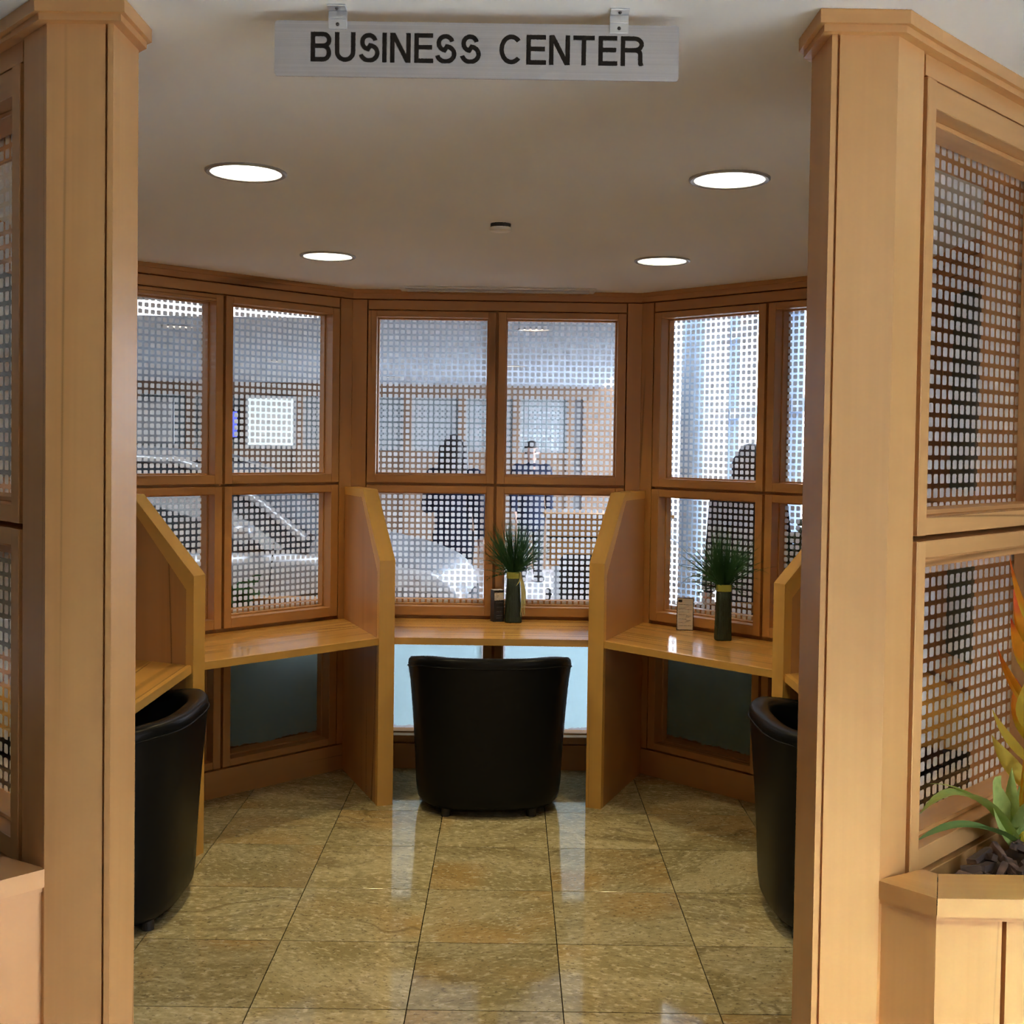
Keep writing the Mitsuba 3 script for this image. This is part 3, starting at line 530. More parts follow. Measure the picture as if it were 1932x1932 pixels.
# ------------------------------------------------------------------ tub chairs
def tub_chair(x, y, deg, label):
    k = thing('tub_chair', label, 'chair', 'black leather tub chairs'); M = rotz(deg, x, y)   # local: back towards -y, opening towards +y
    def outline(t, a, b, e):
        c, s = math.cos(t), math.sin(t)
        return np.array([a * math.copysign(abs(c) ** (2 / e), c), b * math.copysign(abs(s) ** (2 / e), s)])
    A0, A1 = math.radians(-90 - 138), math.radians(-90 + 138); n = 72
    def hgt(t): # rim height: level at the back, a little lower at the arms
        yl = outline(t, 0.374, 0.352, 3.0)[1]; d = max(0.0, yl + 0.30); return 0.716 - 0.185 * d * d / (d + 0.03)
    V, F = [], []
    for i in range(n + 1):
        t = A0 + (A1 - A0) * i / n; h = hgt(t)
        rad = []
        prof = [(0.74, 0.040, 'o'), (0.82, 0.038, 'o'), (0.868, 0.058, 'o'), (0.888, 0.11, 'o'), (0.905, 0.25, 'o'), (0.935, 0.42, 'o'), (0.972, 0.58, 'o'), (0.992, h - 0.055, 'o'), (1.0, h - 0.028, 'o'), (0.992, h - 0.010, 'o'), (0.965, h, 'o'),
                (0.885, h - 0.001, 'o'), (0.820, h - 0.006, 'o'), (0.785, h - 0.022, 'o'), (0.770, h - 0.055, 'o'), (0.750, 0.50, 'o'), (0.735, 0.36, 'o'), (0.72, 0.22, 'o')]
        e = 3.0
        for sc, z, _ in prof:
            q = outline(t, 0.374 * sc, 0.352 * sc, e); V.append((q[0], q[1], z))
    m = len(prof)
    for i in range(n):
        for j in range(m):
            q = (j + 1) % m; a, b, c, d = i * m + j, (i + 1) * m + j, (i + 1) * m + q, i * m + q
            F += [(a, b, c), (a, c, d)]
    for i, fl in ((0, True), (n, False)):
        c = len(V); V.append(np.mean(V[i * m:(i + 1) * m], axis=0).tolist())
        for j in range(m):
            q = (j + 1) % m; F.append((c, i * m + q, i * m + j) if not fl else (c, i * m + j, i * m + q))
    shell = trimesh.Trimesh(V, F, process=False); shell.fix_normals()
    part(k, 'shell', moved(shell, M), 'mat_leather', smooth=50)
    # piping along the outer edge of the rim
    pts = []
    for i in range(n + 1):
        t = A0 + (A1 - A0) * i / n; q = outline(t, 0.374 * 1.003, 0.352 * 1.003, 3.0); pts.append((q[0], q[1], hgt(t) - 0.040))
    part(k, 'piping', moved(tube(pts, 0.0035, 6), M), 'mat_leather', smooth=True)
    sv, ring = [], []
    def slab(sc, z): return [tuple(outline(2 * math.pi * i / 48, 0.374 * sc, 0.350 * sc, 2.8)) + (z,) for i in range(48)]
    seat = hull(slab(0.70, 0.30) + slab(0.735, 0.34) + slab(0.735, 0.41) + slab(0.70, 0.44)); part(k, 'seat_cushion', moved(seat, M), 'mat_leather', smooth=40)
    base = hull(slab(0.70, 0.07) + slab(0.72, 0.30)); part(k, 'base', moved(base, M), 'mat_leather', smooth=40)
    for fx, fy in ((-0.19, -0.235), (0.19, -0.235), (-0.20, 0.17), (0.20, 0.17)):
        ft = trimesh.creation.cylinder(radius=0.021, height=0.072, sections=20); ft.apply_translation([fx, fy, 0.036]); part(k, 'foot', moved(ft, M), 'mat_black', smooth=40)
tub_chair(-0.008, 5.350, 2.0, 'black leather tub chair at the middle desk, seen from behind')
tub_chair(-1.36, 4.06, 90, 'black leather tub chair at the left desk, half hidden by the left entrance post')
tub_chair(1.305, 4.06, -90, 'black leather tub chair at the right desk, half hidden by the right entrance post')

# ------------------------------------------------------------------ grass arrangements and cards on the desks
def arrangement(x, y, z0, label, seed, nrm, tail, wide=1.0, bot=0.043, top=0.032, hh=0.222):
    r = random.Random(seed); k = thing('grass_arrangement', label, 'plant arrangement', 'grass arrangements on the desks')
    def ring(h, z, n=64): # rounded square with ribs
        out = []
        for i in range(n):
            t = 2 * math.pi * i / n; c, s = math.cos(t), math.sin(t); q = (abs(c) ** 4 + abs(s) ** 4) ** -0.25 * h + 0.0009 * (i % 2)
            out.append((x + q * c, y + q * s, z))
        return out
    levels = [(bot * 0.97, z0), (bot, z0 + 0.006)] + [(bot + (top - bot) * q / 5, z0 + 0.006 + (hh - 0.006) * q / 5) for q in range(1, 6)]
    V = [p for h, z in levels for p in ring(h, z)]; n = 64; F = []
    for j in range(len(levels) - 1):
        for i in range(n):
            q = (i + 1) % n; F += [(j * n + i, j * n + q, (j + 1) * n + q), (j * n + i, (j + 1) * n + q, (j + 1) * n + i)]
    V += [(x, y, z0), (x, y, z0 + hh)]; e = len(V)
    for i in range(n):
        q = (i + 1) % n; F += [(e - 2, q, i), (e - 1, (len(levels) - 1) * n + i, (len(levels) - 1) * n + q)]
    uv = np.array([((i % 64) / 64 * 3, (v[2] - z0) * 8) for i, v in enumerate(V)])
    part(k, 'vase', trimesh.Trimesh(V, F, process=False), 'mat_vase', smooth=True, uv=uv, label='dark green ribbed vase')
    rb = cat(*[hull(ring(top + 0.0025, z0 + hh - 0.002, 32) + ring(top + 0.0015, z0 + hh + 0.028, 32))]); part(k, 'ribbon', rb, 'mat_ribbon', smooth=40, label='yellow-green ribbon')
    C = np.array([x, y, z0 + hh + 0.02]); ms = []
    if tail:
        for i in range(13):
            a = C + [0.036 + r.uniform(-0.004, 0.006), -0.034, -0.012]; ln = r.uniform(0.13, 0.20)
            b = a + [r.uniform(-0.006, 0.028), r.uniform(-0.012, 0.004), -ln]
            ms.append(blade(a, b, (a + b) / 2 + [r.uniform(0.0, 0.016), -0.008, 0.0], r.uniform(0.004, 0.008), 6, 0.1, (0, 1, 0.1), tipw=0.3))
        ms.append(blade(C + [0.034, -0.036, 0.01], C + [0.012, -0.045, -0.06], C + [0.045, -0.05, -0.015], 0.008, 6, 0.1, (0, 1, 0)))
        part(k, 'raffia_tails', cat(*ms), 'mat_raffia', label='pale raffia tails', kind='stuff')
    ms = []
    for i in range(420):
        az = r.uniform(0, 2 * math.pi); sp_ = abs(r.gauss(0, 0.52)) * wide; ln = r.uniform(0.14, 0.275) * (1.12 - 0.14 * min(sp_, 2))
        if i < 16: sp_, ln = r.uniform(0.2, 1.2), r.uniform(0.28, 0.36)
        d = np.array([math.cos(az) * math.sin(sp_), 0.55 * math.sin(az) * math.sin(sp_), math.cos(sp_)])
        b = C + [math.cos(az) * 0.024 * r.random(), math.sin(az) * 0.024 * r.random(), 0]; tp = b + d * ln
        over = nrm @ (tp - [0, YC, 0]) - (AP - 0.012)
        if over > 0: tp = tp - nrm * over
        d = tp - b; d /= np.linalg.norm(d)
        drop = r.uniform(0.0, 0.05) * (1 if i % 3 else 1.8) * max(0.2, math.sin(sp_)); md = b + d * ln * 0.55 + [0, 0, drop * 0.9]; tp[2] -= drop
        ms.append(blade(b, tp, md, r.uniform(0.0022, 0.0042) if i >= 16 else 0.0016, 5, 0.2, (math.sin(az), -math.cos(az), 0.2)))
    part(k, 'grass_blades', cat(*ms), 'mat_grass', label='fan of thin dark green grass blades', kind='stuff')
    ms = []
    for j in range(7):
        side = -1 if j % 2 else 1; az = r.uniform(-0.5, 0.5) + (math.pi if side < 0 else 0); sp_ = r.uniform(0.9, 1.75); ln = r.uniform(0.09, 0.15) * wide
        d = np.array([math.cos(az) * math.sin(sp_), -abs(math.sin(az)) * math.sin(sp_) * 0.6, math.cos(sp_)]); d = d - nrm * max(0, nrm @ d) * 0.7
        for q in range(15):
            p = C + d * ln * (0.25 + 0.75 * q / 14) + [0, 0, -0.02 * (q / 14) ** 2]
            a2 = r.uniform(0, 6.28); o = np.array([math.cos(a2) * 0.5, math.sin(a2) * 0.5, r.uniform(-0.4, 0.8)]) * 0.016
            if nrm @ (p + o - [0, YC, 0]) > AP - 0.012: continue
            ms.append(blade(p, p + o, p + o * 0.5, 0.0075, 3, 0.15, (r.uniform(-1, 1), r.uniform(-1, 1), 1)))
        ms.append(tube([C, C + d * ln * 0.5, C + d * ln], 0.0009, 4))
    part(k, 'leaf_sprigs', cat(*ms), 'mat_sprig', label='small-leaved sprigs', kind='stuff')
arrangement(0.099, 5.775, 0.765, 'dark green vase of ornamental grass with raffia tails, on the middle desk', 3, np.array([0, 1.0, 0]), True)
arrangement(1.066, 5.325, 0.765, 'dark green vase of ornamental grass in front of the right angled windows', 8, np.array([0.70711, 0.70711, 0]), False, 1.15, 0.037, 0.031, 0.228)

def cardbox(x, y, w, d, h, deg, name, label, dark):
    k = thing(name, label, 'card'); M = rotz(deg, x, y, 0.765)
    part(k, 'body', moved(box(-w / 2, w / 2, -d / 2, d / 2, 0, h, 0.0006), M), 'mat_black' if dark else 'mat_paper')
    yf = -d / 2 - 0.0006
    fr = lambda a, b, z0, z1, bs, nm: part(k, nm, moved(box(a, b, yf, yf + 0.0005, z0, z1, 0.0001), M), bs)
    if dark:
        fr(-w / 2 + 0.002, w / 2 - 0.002, h - 0.050, h - 0.012, 'mat_paper', 'white_panel')
        part(k, 'top_flap', moved(box(-w / 2, w / 2, -d / 2, d / 2, h, h + 0.001, 0.0002), M), 'mat_paper')
        yf -= 0.0004
        for z, a in ((h - 0.018, 0.012), (h - 0.028, 0.02), (h - 0.034, 0.016), (h - 0.044, 0.008)): fr(-w / 2 + 0.006, -w / 2 + 0.006 + a, z, z + 0.0015, 'mat_print', 'print_line')
        for z in (0.095, 0.072, 0.050, 0.030, 0.018): fr(-w / 2 + 0.012, w / 2 - 0.006, z, z + 0.0016, 'mat_print', 'print_line')
        sx = w / 2 + 0.0006
        part(k, 'side_panel', moved(box(sx - 0.0005, sx, -d / 2 + 0.006, d / 2 - 0.004, 0.004, 0.100, 0.0001), M), 'mat_paper', label='white printed side panel')
        for z in (0.085, 0.07, 0.045, 0.02): part(k, 'print_line', moved(box(sx, sx + 0.0003, -d / 2 + 0.010, 0.004, z, z + 0.006, 0.0001), M), 'mat_print')
    else:
        for a, b, z0, z1 in ((-w / 2, -w / 2 + 0.003, 0, h), (w / 2 - 0.003, w / 2, 0, h), (-w / 2, w / 2, 0, 0.003), (-w / 2, w / 2, h - 0.004, h)): fr(a, b, z0, z1, 'mat_black', 'border')
        fr(-w / 2 + 0.007, -w / 2 + 0.025, h - 0.022, h - 0.009, 'mat_black', 'logo')
        for i, z in enumerate((h - 0.034, h - 0.040, h - 0.052, h - 0.058, h - 0.070, h - 0.082, h - 0.088, h - 0.094, h - 0.104, h - 0.110, h - 0.116, 0.036, 0.022)):
            a = -w / 2 + 0.008 if i not in (1, 6, 7, 9, 10) else 0.004; b = w / 2 - 0.008 - 0.012 * (i % 3)
            fr(a, b, z, z + 0.0014, 'mat_print', 'print_line')
cardbox(0.019, 5.787, 0.054, 0.045, 0.158, 24, 'card_box', 'small black and white printed card box beside the vase on the middle desk', True)
cardbox(0.93, 5.585, 0.080, 0.010, 0.158, -6, 'info_card', 'white printed card with black border standing on the right angled desk', False)

# ------------------------------------------------------------------ planters around the octagon
def planter(sx, sy, label, name_group='corner planters'):
    """triangular corner planter filling the square around the octagon; built for the front right and mirrored"""
    k = thing('planter', label, 'planter', name_group)
    def mp(pts): # the front right outline, mirrored
        return [(sx * x, y if sy < 0 else 2 * YC - y) for x, y in pts]
    A, D, R = (0.747, 2.066), (0.825, 1.984), 1.984
    Cc = (0.869, 2.101); XR = 2.108                       # square corner: x = XR
    w135 = WM(135)
    W = lambda s, o: tuple((w135 @ [s, o, 0, 1])[:2])
    inner = [W(0.79, 0.2345), W(-0.79, 0.2345)]
    zt = 0.878 if sy < 0 else 0.822
    yb = 2 * YC - 1.984
    add = lambda nm, pts, z0, z1, g, lab=None: part(k, nm, prism(mp(pts), z0, z1), 'mat_wood', grain=g, label=lab)
    e = 0.0012
    Dr = (XR, D[1] )
    # mirrored end at the other side of the corner square: the planter is symmetric about the diagonal
    def dia(p): x, y = p; return (YC - y, YC - x)
    A2, D2, C2 = dia(A), dia(D), dia(Cc); K = (YC - D[1], D[1])        # outer square corner
    Ki = (YC - Cc[1], Cc[1])
    add('cap', [A, D, Cc, W(0.79, 0.2345)], zt - 0.033, zt, (1, -1, 0), 'short mitred cap piece')
    add('cap', [(D[0] + e, D[1]), K, Ki, (Cc[0] + e, Cc[1])], zt - 0.033, zt, (1, 0, 0))
    add('cap', [(K[0], K[1] + e), D2, C2, (Ki[0], Ki[1] + e)], zt - 0.033, zt, (0, 1, 0))
    add('cap', [A2, C2, D2][::-1] + [W(-0.79, 0.2345)], zt - 0.033, zt, (1, -1, 0))
    q = 0.012
    a_, d_, k_, d2_, a2_ = (A[0] + q * 0.6, A[1] + q * 0.6), (D[0] + 0.005, D[1] + q), (K[0] - q, K[1] + q), dia((D[0] + 0.005, D[1] + q)), dia((A[0] + q * 0.6, A[1] + q * 0.6))
    add('cap_moulding', [a_, d_, k_, d2_, a2_, W(-0.76, 0.236), W(0.76, 0.236)][:5] + [(Ki[0], Ki[1])], zt - 0.045, zt - 0.033, (1, 0, 0)) if False else None
    b0, b1 = (0.751, 2.078), (0.834, 2.008)
    add('cap_moulding', [(A[0] + 0.004, A[1] + 0.004), (D[0] + 0.004, D[1] + 0.010), (D[0] + 0.03, D[1] + 0.04), (A[0] + 0.03, A[1] + 0.03)], zt - 0.043, zt - 0.033, (1, -1, 0))
    add('cap_moulding', [(D[0] + 0.004, D[1] + 0.010), (K[0] - 0.01, K[1] + 0.010), (K[0] - 0.04, K[1] + 0.04), (D[0] + 0.03, D[1] + 0.04)], zt - 0.043, zt - 0.033, (1, 0, 0))
    add('end_board', [b0, b1, (b1[0] + 0.03, b1[1] + 0.02), (b0[0] + 0.02, b0[1] + 0.02)], 0.0, zt - 0.043, Z)
    xs = [b1[0], 0.949, 0.958 + 0.0, K[0] - 0.024]
    add('front_board', [(b1[0], b1[1]), (0.9495, b1[1]), (0.9495, b1[1] + 0.03), (b1[0], b1[1] + 0.03)], 0.0, zt - 0.043, Z)
    xa = 0.9575
    while xa < K[0] - 0.05:
        xb = min(xa + 0.34, K[0] - 0.024)
        add('front_board', [(xa, b1[1]), (xb, b1[1]), (xb, b1[1] + 0.03), (xa, b1[1] + 0.03)], 0.0, zt - 0.043, Z); xa = xb + 0.008
    add('back_board', [(K[0] - 0.024, K[1] + 0.03), (K[0] - 0.024, dia(b1)[1]), (K[0] - 0.054, dia(b1)[1]), (K[0] - 0.054, K[1] + 0.03)], 0.0, zt - 0.043, Z)
    add('liner', [(b1[0] + 0.02, b1[1] + 0.022), (K[0] - 0.03, b1[1] + 0.022), (K[0] - 0.03, b1[1] + 0.032), (b1[0] + 0.02, b1[1] + 0.032)], 0.02, zt - 0.05, (1, 0, 0))
    bed = mp([(0.86, 2.115), (K[0] - 0.09, Cc[1] + 0.005), dia((0.86, 2.115)), W(-0.70, 0.24), W(0.72, 0.24)])
    part(k, 'soil', prism(bed, 0.55, zt - 0.053), 'mat_soil', label='dark soil')
    return k, bed
def chips(bed, label, seed, n, zb=0.832):
    r = random.Random(seed); poly = Polygon(bed); x0, y0, x1, y1 = poly.bounds; ms = []
    from shapely.geometry import Point
    while len(ms) < n:
        x, y = r.uniform(x0, x1), r.uniform(y0, y1)
        if not poly.buffer(-0.006).contains(Point(x, y)): continue
        L, w, t = r.uniform(0.03, 0.075), r.uniform(0.010, 0.024), r.uniform(0.004, 0.009)
        pts = [((L / 2) * a * r.uniform(0.75, 1), (w / 2) * b * r.uniform(0.6, 1), t * c) for a in (-1, -0.3, 0.4, 1) for b in (-1, 1) for c in (-1, 1)]
        m = hull(pts); m.apply_transform(trimesh.transformations.euler_matrix(r.uniform(-0.5, 0.5), r.uniform(-0.45, 0.45), r.uniform(0, 6.28)))
        m.apply_translation([x, y, zb + r.uniform(0, 0.030)]); ms.append(m)
    key = numbered('bark_mulch'); put(key, mikit.ply(cat(*ms), 'mat_bark')); labels[key] = {'label': label, 'category': 'mulch', 'kind': 'stuff'}
pk, bed = planter(1, -1, 'beech corner planter in front of the right windows, holding the bromeliad'); chips(bed, 'dark bark chips around the bromeliad in the right planter', 4, 620)
pk, bed2 = planter(-1, -1, 'beech corner planter at the left edge, beside the left entrance post'); chips(bed2, 'dark bark chips in the left front planter', 5, 260)
pk, bed3 = planter(1, 1, 'corner planter behind the right angled windows'); chips(bed3, 'bark chips in the planter behind the right angled windows', 6, 160, 0.776)
pk, bed4 = planter(-1, 1, 'corner planter behind the left angled windows'); chips(bed4, 'bark chips in the planter behind the left angled windows', 9, 160, 0.776)

# bromeliad ------------------------------------------------------------------------
def leaf(parent, nm, base, tip, mid, w, bsdf, normal=(0, 0, 1), curl=0.22, n=10, tipw=0.0, label=None):
    m = blade(base, tip, mid, w, n, curl, normal, 0.8, tipw)
    uv = np.array([(i % 3 / 2, (i // 3) / n) for i in range(len(m.vertices))])
    part(parent, nm, m, bsdf, smooth=True, uv=uv, label=label)
k = thing('bromeliad', 'bromeliad with green strap leaves and yellow-orange-red flower spike in the right planter', 'plant')
BB = np.array([1.122, 2.36, 0.85])
for tip, mid, w, bs, tw in (((0.905, 2.26, 0.998), (1.03, 2.315, 0.985), 0.017, 'mat_bromleaf', 0), ((0.880, 2.235, 0.943), (0.985, 2.275, 1.035), 0.046, 'mat_bromleaf', 0), ((0.862, 2.205, 0.900), (0.985, 2.255, 0.945), 0.040, 'mat_bromdark', 0),
                            ((1.050, 2.290, 1.005), (1.065, 2.335, 0.93), 0.054, 'mat_bromleaf', 0.45), ((1.092, 2.31, 1.02), (1.10, 2.33, 0.93), 0.030, 'mat_bromleaf', 0), ((1.30, 2.20, 0.98), (1.20, 2.28, 1.02), 0.05, 'mat_bromleaf', 0), ((1.38, 2.40, 0.95), (1.26, 2.39, 1.04), 0.05, 'mat_bromdark', 0),
                            ((1.28, 2.52, 1.02), (1.19, 2.45, 1.03), 0.05, 'mat_bromleaf', 0), ((1.15, 2.14, 0.96), (1.13, 2.25, 1.03), 0.046, 'mat_bromleaf', 0)):
    up = (0, 0, 1) if w < 0.05 or tip[2] < 1.0 else (0.3, -1, 0.3)
    leaf(k, 'leaf', BB, tip, mid, w, bs, up, tipw=tw)
sp = k + '__flower_spike'
put(sp, mikit.ply(tube([BB + [0.02, 0, 0], BB + [0.032, -0.006, 0.2], BB + [0.034, -0.010, 0.44]], [0.018, 0.016, 0.008], 10), 'mat_bract', smooth=True), 'flower spike')
for i in range(17):
    a = 2.2 + i * 2.4; h = 0.10 + 0.021 * i; sp_ = 0.088 - 0.0024 * i
    b = BB + [0.034 + math.cos(a) * 0.008, -0.008 + math.sin(a) * 0.008, h]; tp = b + [math.cos(a) * sp_, math.sin(a) * sp_, 0.105 + 0.003 * i]; md = b + [math.cos(a) * sp_ * 0.75, math.sin(a) * sp_ * 0.75, 0.035]
    m = blade(b, tp, md, 0.066 - 0.0012 * i, 8, 0.24, (0, 0, 1), 0.8)
    uv = np.array([(q % 3 / 2, (q // 3) / 8) for q in range(len(m.vertices))])
    put(subkey(sp, 'bract'), mikit.ply(m, 'mat_bract' if i % 3 else 'mat_bractyellow', smooth=True, uv=uv))

# plants behind the angled windows ---------------------------------------------------
def leafy(x, y, z0, h, rad, n, bsdf, label, seed, lw):
    r = random.Random(seed); k = thing('potted_foliage', label, 'plant'); ms, st = [], []
    for j in range(14):
        az = r.uniform(0, 6.28); q = r.uniform(0.2, 1); tp = np.array([x + math.cos(az) * rad * q, y + math.sin(az) * rad * q, z0 + h * r.uniform(0.5, 1)])
        st.append(tube([(x, y, z0), ((x + tp[0]) / 2, (y + tp[1]) / 2, (z0 + tp[2]) / 2 + 0.05), tp], 0.003, 5))
        for i in range(n // 14):
            t = r.uniform(0.35, 1); p = np.array([x, y, z0]) * (1 - t) + tp * t + [r.uniform(-.05, .05), r.uniform(-.05, .05), r.uniform(-.03, .05)]
            a2 = r.uniform(0, 6.28); o = np.array([math.cos(a2), math.sin(a2), r.uniform(-0.6, 0.5)]) * lw
            ms.append(blade(p, p + o, p + o * 0.5 + [0, 0, lw * 0.2], lw * 0.8, 4, 0.12, (r.uniform(-.4, .4), r.uniform(-.4, .4), 1)))
    part(k, 'leaves', cat(*ms), bsdf, smooth=True, kind='stuff'); part(k, 'stems', cat(*st), 'mat_sprig', smooth=True)
scene['mat_greyleaf'] = leafmat((0.14, 0.16, 0.11))
leafy(1.47, 5.75, 0.765, 0.58, 0.13, 150, 'mat_greyleaf', 'grey-green round-leaved plant in the planter behind the right angled windows', 2, 0.07)
leafy(-1.27, 5.72, 0.765, 0.20, 0.12, 110, 'mat_grass', 'low green plant in the planter behind the left angled windows', 3, 0.06)

# ------------------------------------------------------------------ people across the hall
def person(x, y, deg, H, label, coat, hairlong, arm, seed):
    k = thing('person', label, 'person'); M = rotz(deg, x, y); s = H / 1.75      # local: facing -y
    def bones(bs, fine=0.02, it=8):
        tot = m3.Manifold()
        for (p, rp), (q, rq) in bs:
            a = m3.Manifold.sphere(rp * s, 20).translate((np.array(p) * s).tolist()); b = m3.Manifold.sphere(rq * s, 20).translate((np.array(q) * s).tolist())
            tot = tot + m3.Manifold.batch_hull([a, b])
        tot = tot.refine_to_length(fine * s); me = tot.to_mesh(); t = trimesh.Trimesh(me.vert_properties[:, :3], me.tri_verts)
        trimesh.smoothing.filter_taubin(t, iterations=it); return t
    arms = {}
    for sx in (-1, 1):
        sh, el, wr = (sx * 0.185, 0, 1.42), (sx * 0.235, 0.02, 1.14), (sx * 0.225, -0.07, 0.90)
        if arm == sx: el, wr = (sx * 0.25, -0.03, 1.15), (sx * 0.12, -0.26, 1.17)
        arms[sx] = (sh, el, wr)
    B = [(((0, 0, 0.98), 0.13), ((0, 0.0, 1.20), 0.125)), (((0, 0, 1.20), 0.125), ((0, 0.01, 1.38), 0.11)), (((-0.15, 0.01, 1.41), 0.07), ((0.15, 0.01, 1.41), 0.07)), (((0, 0.01, 1.42), 0.062), ((0, -0.005, 1.56), 0.055)),
         (((0, 0.015, 1.66), 0.090), ((0, -0.02, 1.60), 0.068)), (((0, -0.045, 1.57), 0.035), ((0, -0.05, 1.62), 0.045)), (((0, -0.095, 1.625), 0.012), ((0, -0.075, 1.66), 0.008))]
    for sx in (-1, 1):
        sh, el, wr = arms[sx]
        B += [((sh, 0.055), (el, 0.042)), ((el, 0.040), (wr, 0.028)), (((sx * 0.088, 0.01, 1.645), 0.014), ((sx * 0.090, 0.015, 1.615), 0.010))]
        d = np.array(wr) - np.array(el); d = d / np.linalg.norm(d); sid = np.array([0, 1, 0]) if arm != sx else np.array([0, 0, 1]); sid = sid - d * (sid @ d); sid /= np.linalg.norm(sid)
        pm = np.array(wr) + d * 0.075; B.append(((wr, 0.026), (tuple(pm), 0.030)))
        for i in range(4):
            b0 = pm + sid * (0.024 - 0.016 * i); b1 = b0 + d * (0.055 + 0.010 * (i in (1, 2))); b2 = b1 + d * 0.025 + np.array([-sx * 0.012, 0, 0])
            B += [((tuple(b0), 0.0095), (tuple(b1), 0.0085)), ((tuple(b1), 0.0085), (tuple(b2), 0.0075))]
        t0 = np.array(wr) + d * 0.03; t1 = t0 + sid * 0.038 + d * 0.03; B += [((tuple(t0), 0.012), (tuple(t1), 0.0095)), ((tuple(t1), 0.0095), (tuple(t1 + d * 0.03), 0.008))]
        B += [(((sx * 0.085, 0, 0.93), 0.095), ((sx * 0.095, -0.005, 0.50), 0.058)), (((sx * 0.095, -0.005, 0.50), 0.056), ((sx * 0.10, 0.02, 0.09), 0.040)), (((sx * 0.10, 0.02, 0.05), 0.040), ((sx * 0.115, -0.12, 0.035), 0.034))]
    part(k, 'body', moved(bones(B, 0.016, 4), M), 'mat_skin', smooth=True)
    Cc = [(((0, 0.0, 0.80), 0.185), ((0, 0, 1.0), 0.165)), (((0, 0, 1.0), 0.165), ((0, 0.005, 1.30), 0.158)), (((-0.165, 0.01, 1.40), 0.088), ((0.165, 0.01, 1.40), 0.088)), (((0, 0.0, 1.25), 0.155), ((-0.12, 0.01, 1.38), 0.10)), (((0, 0.0, 1.25), 0.155), ((0.12, 0.01, 1.38), 0.10)), (((0, 0.015, 1.42), 0.085), ((0, 0.012, 1.49), 0.070))]
    for sx in (-1, 1):
        sh, el, wr = arms[sx]; Cc += [((sh, 0.078), (el, 0.062)), ((el, 0.062), (tuple(np.array(wr) * 0.93 + np.array(el) * 0.07), 0.046))]
    part(k, 'coat', moved(bones(Cc), M), coat, smooth=True, label='dark coat')
    Tr = []
    for sx in (-1, 1): Tr += [(((sx * 0.085, 0, 0.90), 0.105), ((sx * 0.095, -0.005, 0.50), 0.070)), (((sx * 0.095, -0.005, 0.50), 0.070), ((sx * 0.10, 0.02, 0.10), 0.056))]
    part(k, 'trousers', moved(bones(Tr), M), 'mat_charcoal', smooth=True)
    for sx in (-1, 1): part(k, 'shoe', moved(bones([(((sx * 0.10, 0.03, 0.048), 0.047), ((sx * 0.118, -0.14, 0.040), 0.040))], 0.02, 3), M), 'mat_black', smooth=True)
    Hh = [(((0, 0.035, 1.685), 0.096), ((0, 0.03, 1.63), 0.094)), (((0, -0.015, 1.725), 0.062), ((0, 0.03, 1.70), 0.09))]
    if hairlong: Hh += [(((0, 0.055, 1.66), 0.105), ((0, 0.06, 1.46), 0.100)), (((-0.075, 0.03, 1.67), 0.055), ((-0.085, 0.035, 1.47), 0.055)), (((0.075, 0.03, 1.67), 0.055), ((0.085, 0.035, 1.47), 0.055))]
    part(k, 'hair', moved(bones(Hh, 0.015, 4), M), 'mat_hair', smooth=True)
    for sx in (-1, 1): part(k, 'eye', moved(sphere((sx * 0.032 * s, -0.083 * s, 1.645 * s), 0.010 * s, 2), M), 'mat_black', smooth=True)
    part(k, 'mouth', moved(sphere((0, -0.086 * s, 1.572 * s), 0.016 * s, 2, (1.0, 1.0, 1.0)), M), 'mat_red', smooth=True) if False else None
person(-0.40, 9.80, 165, 1.69, 'person in a dark navy coat standing beyond the nose of the silver car', 'mat_navy', True, 1, 1)
person(0.33, 14.0, 10, 1.66, 'person in a dark coat far across the hall, seen through the right back window', 'mat_navy', False, 0, 2)
person(1.44, 6.62, 200, 1.64, 'long-haired person in a dark coat close behind the right angled windows', 'mat_charcoal', True, 0, 3)

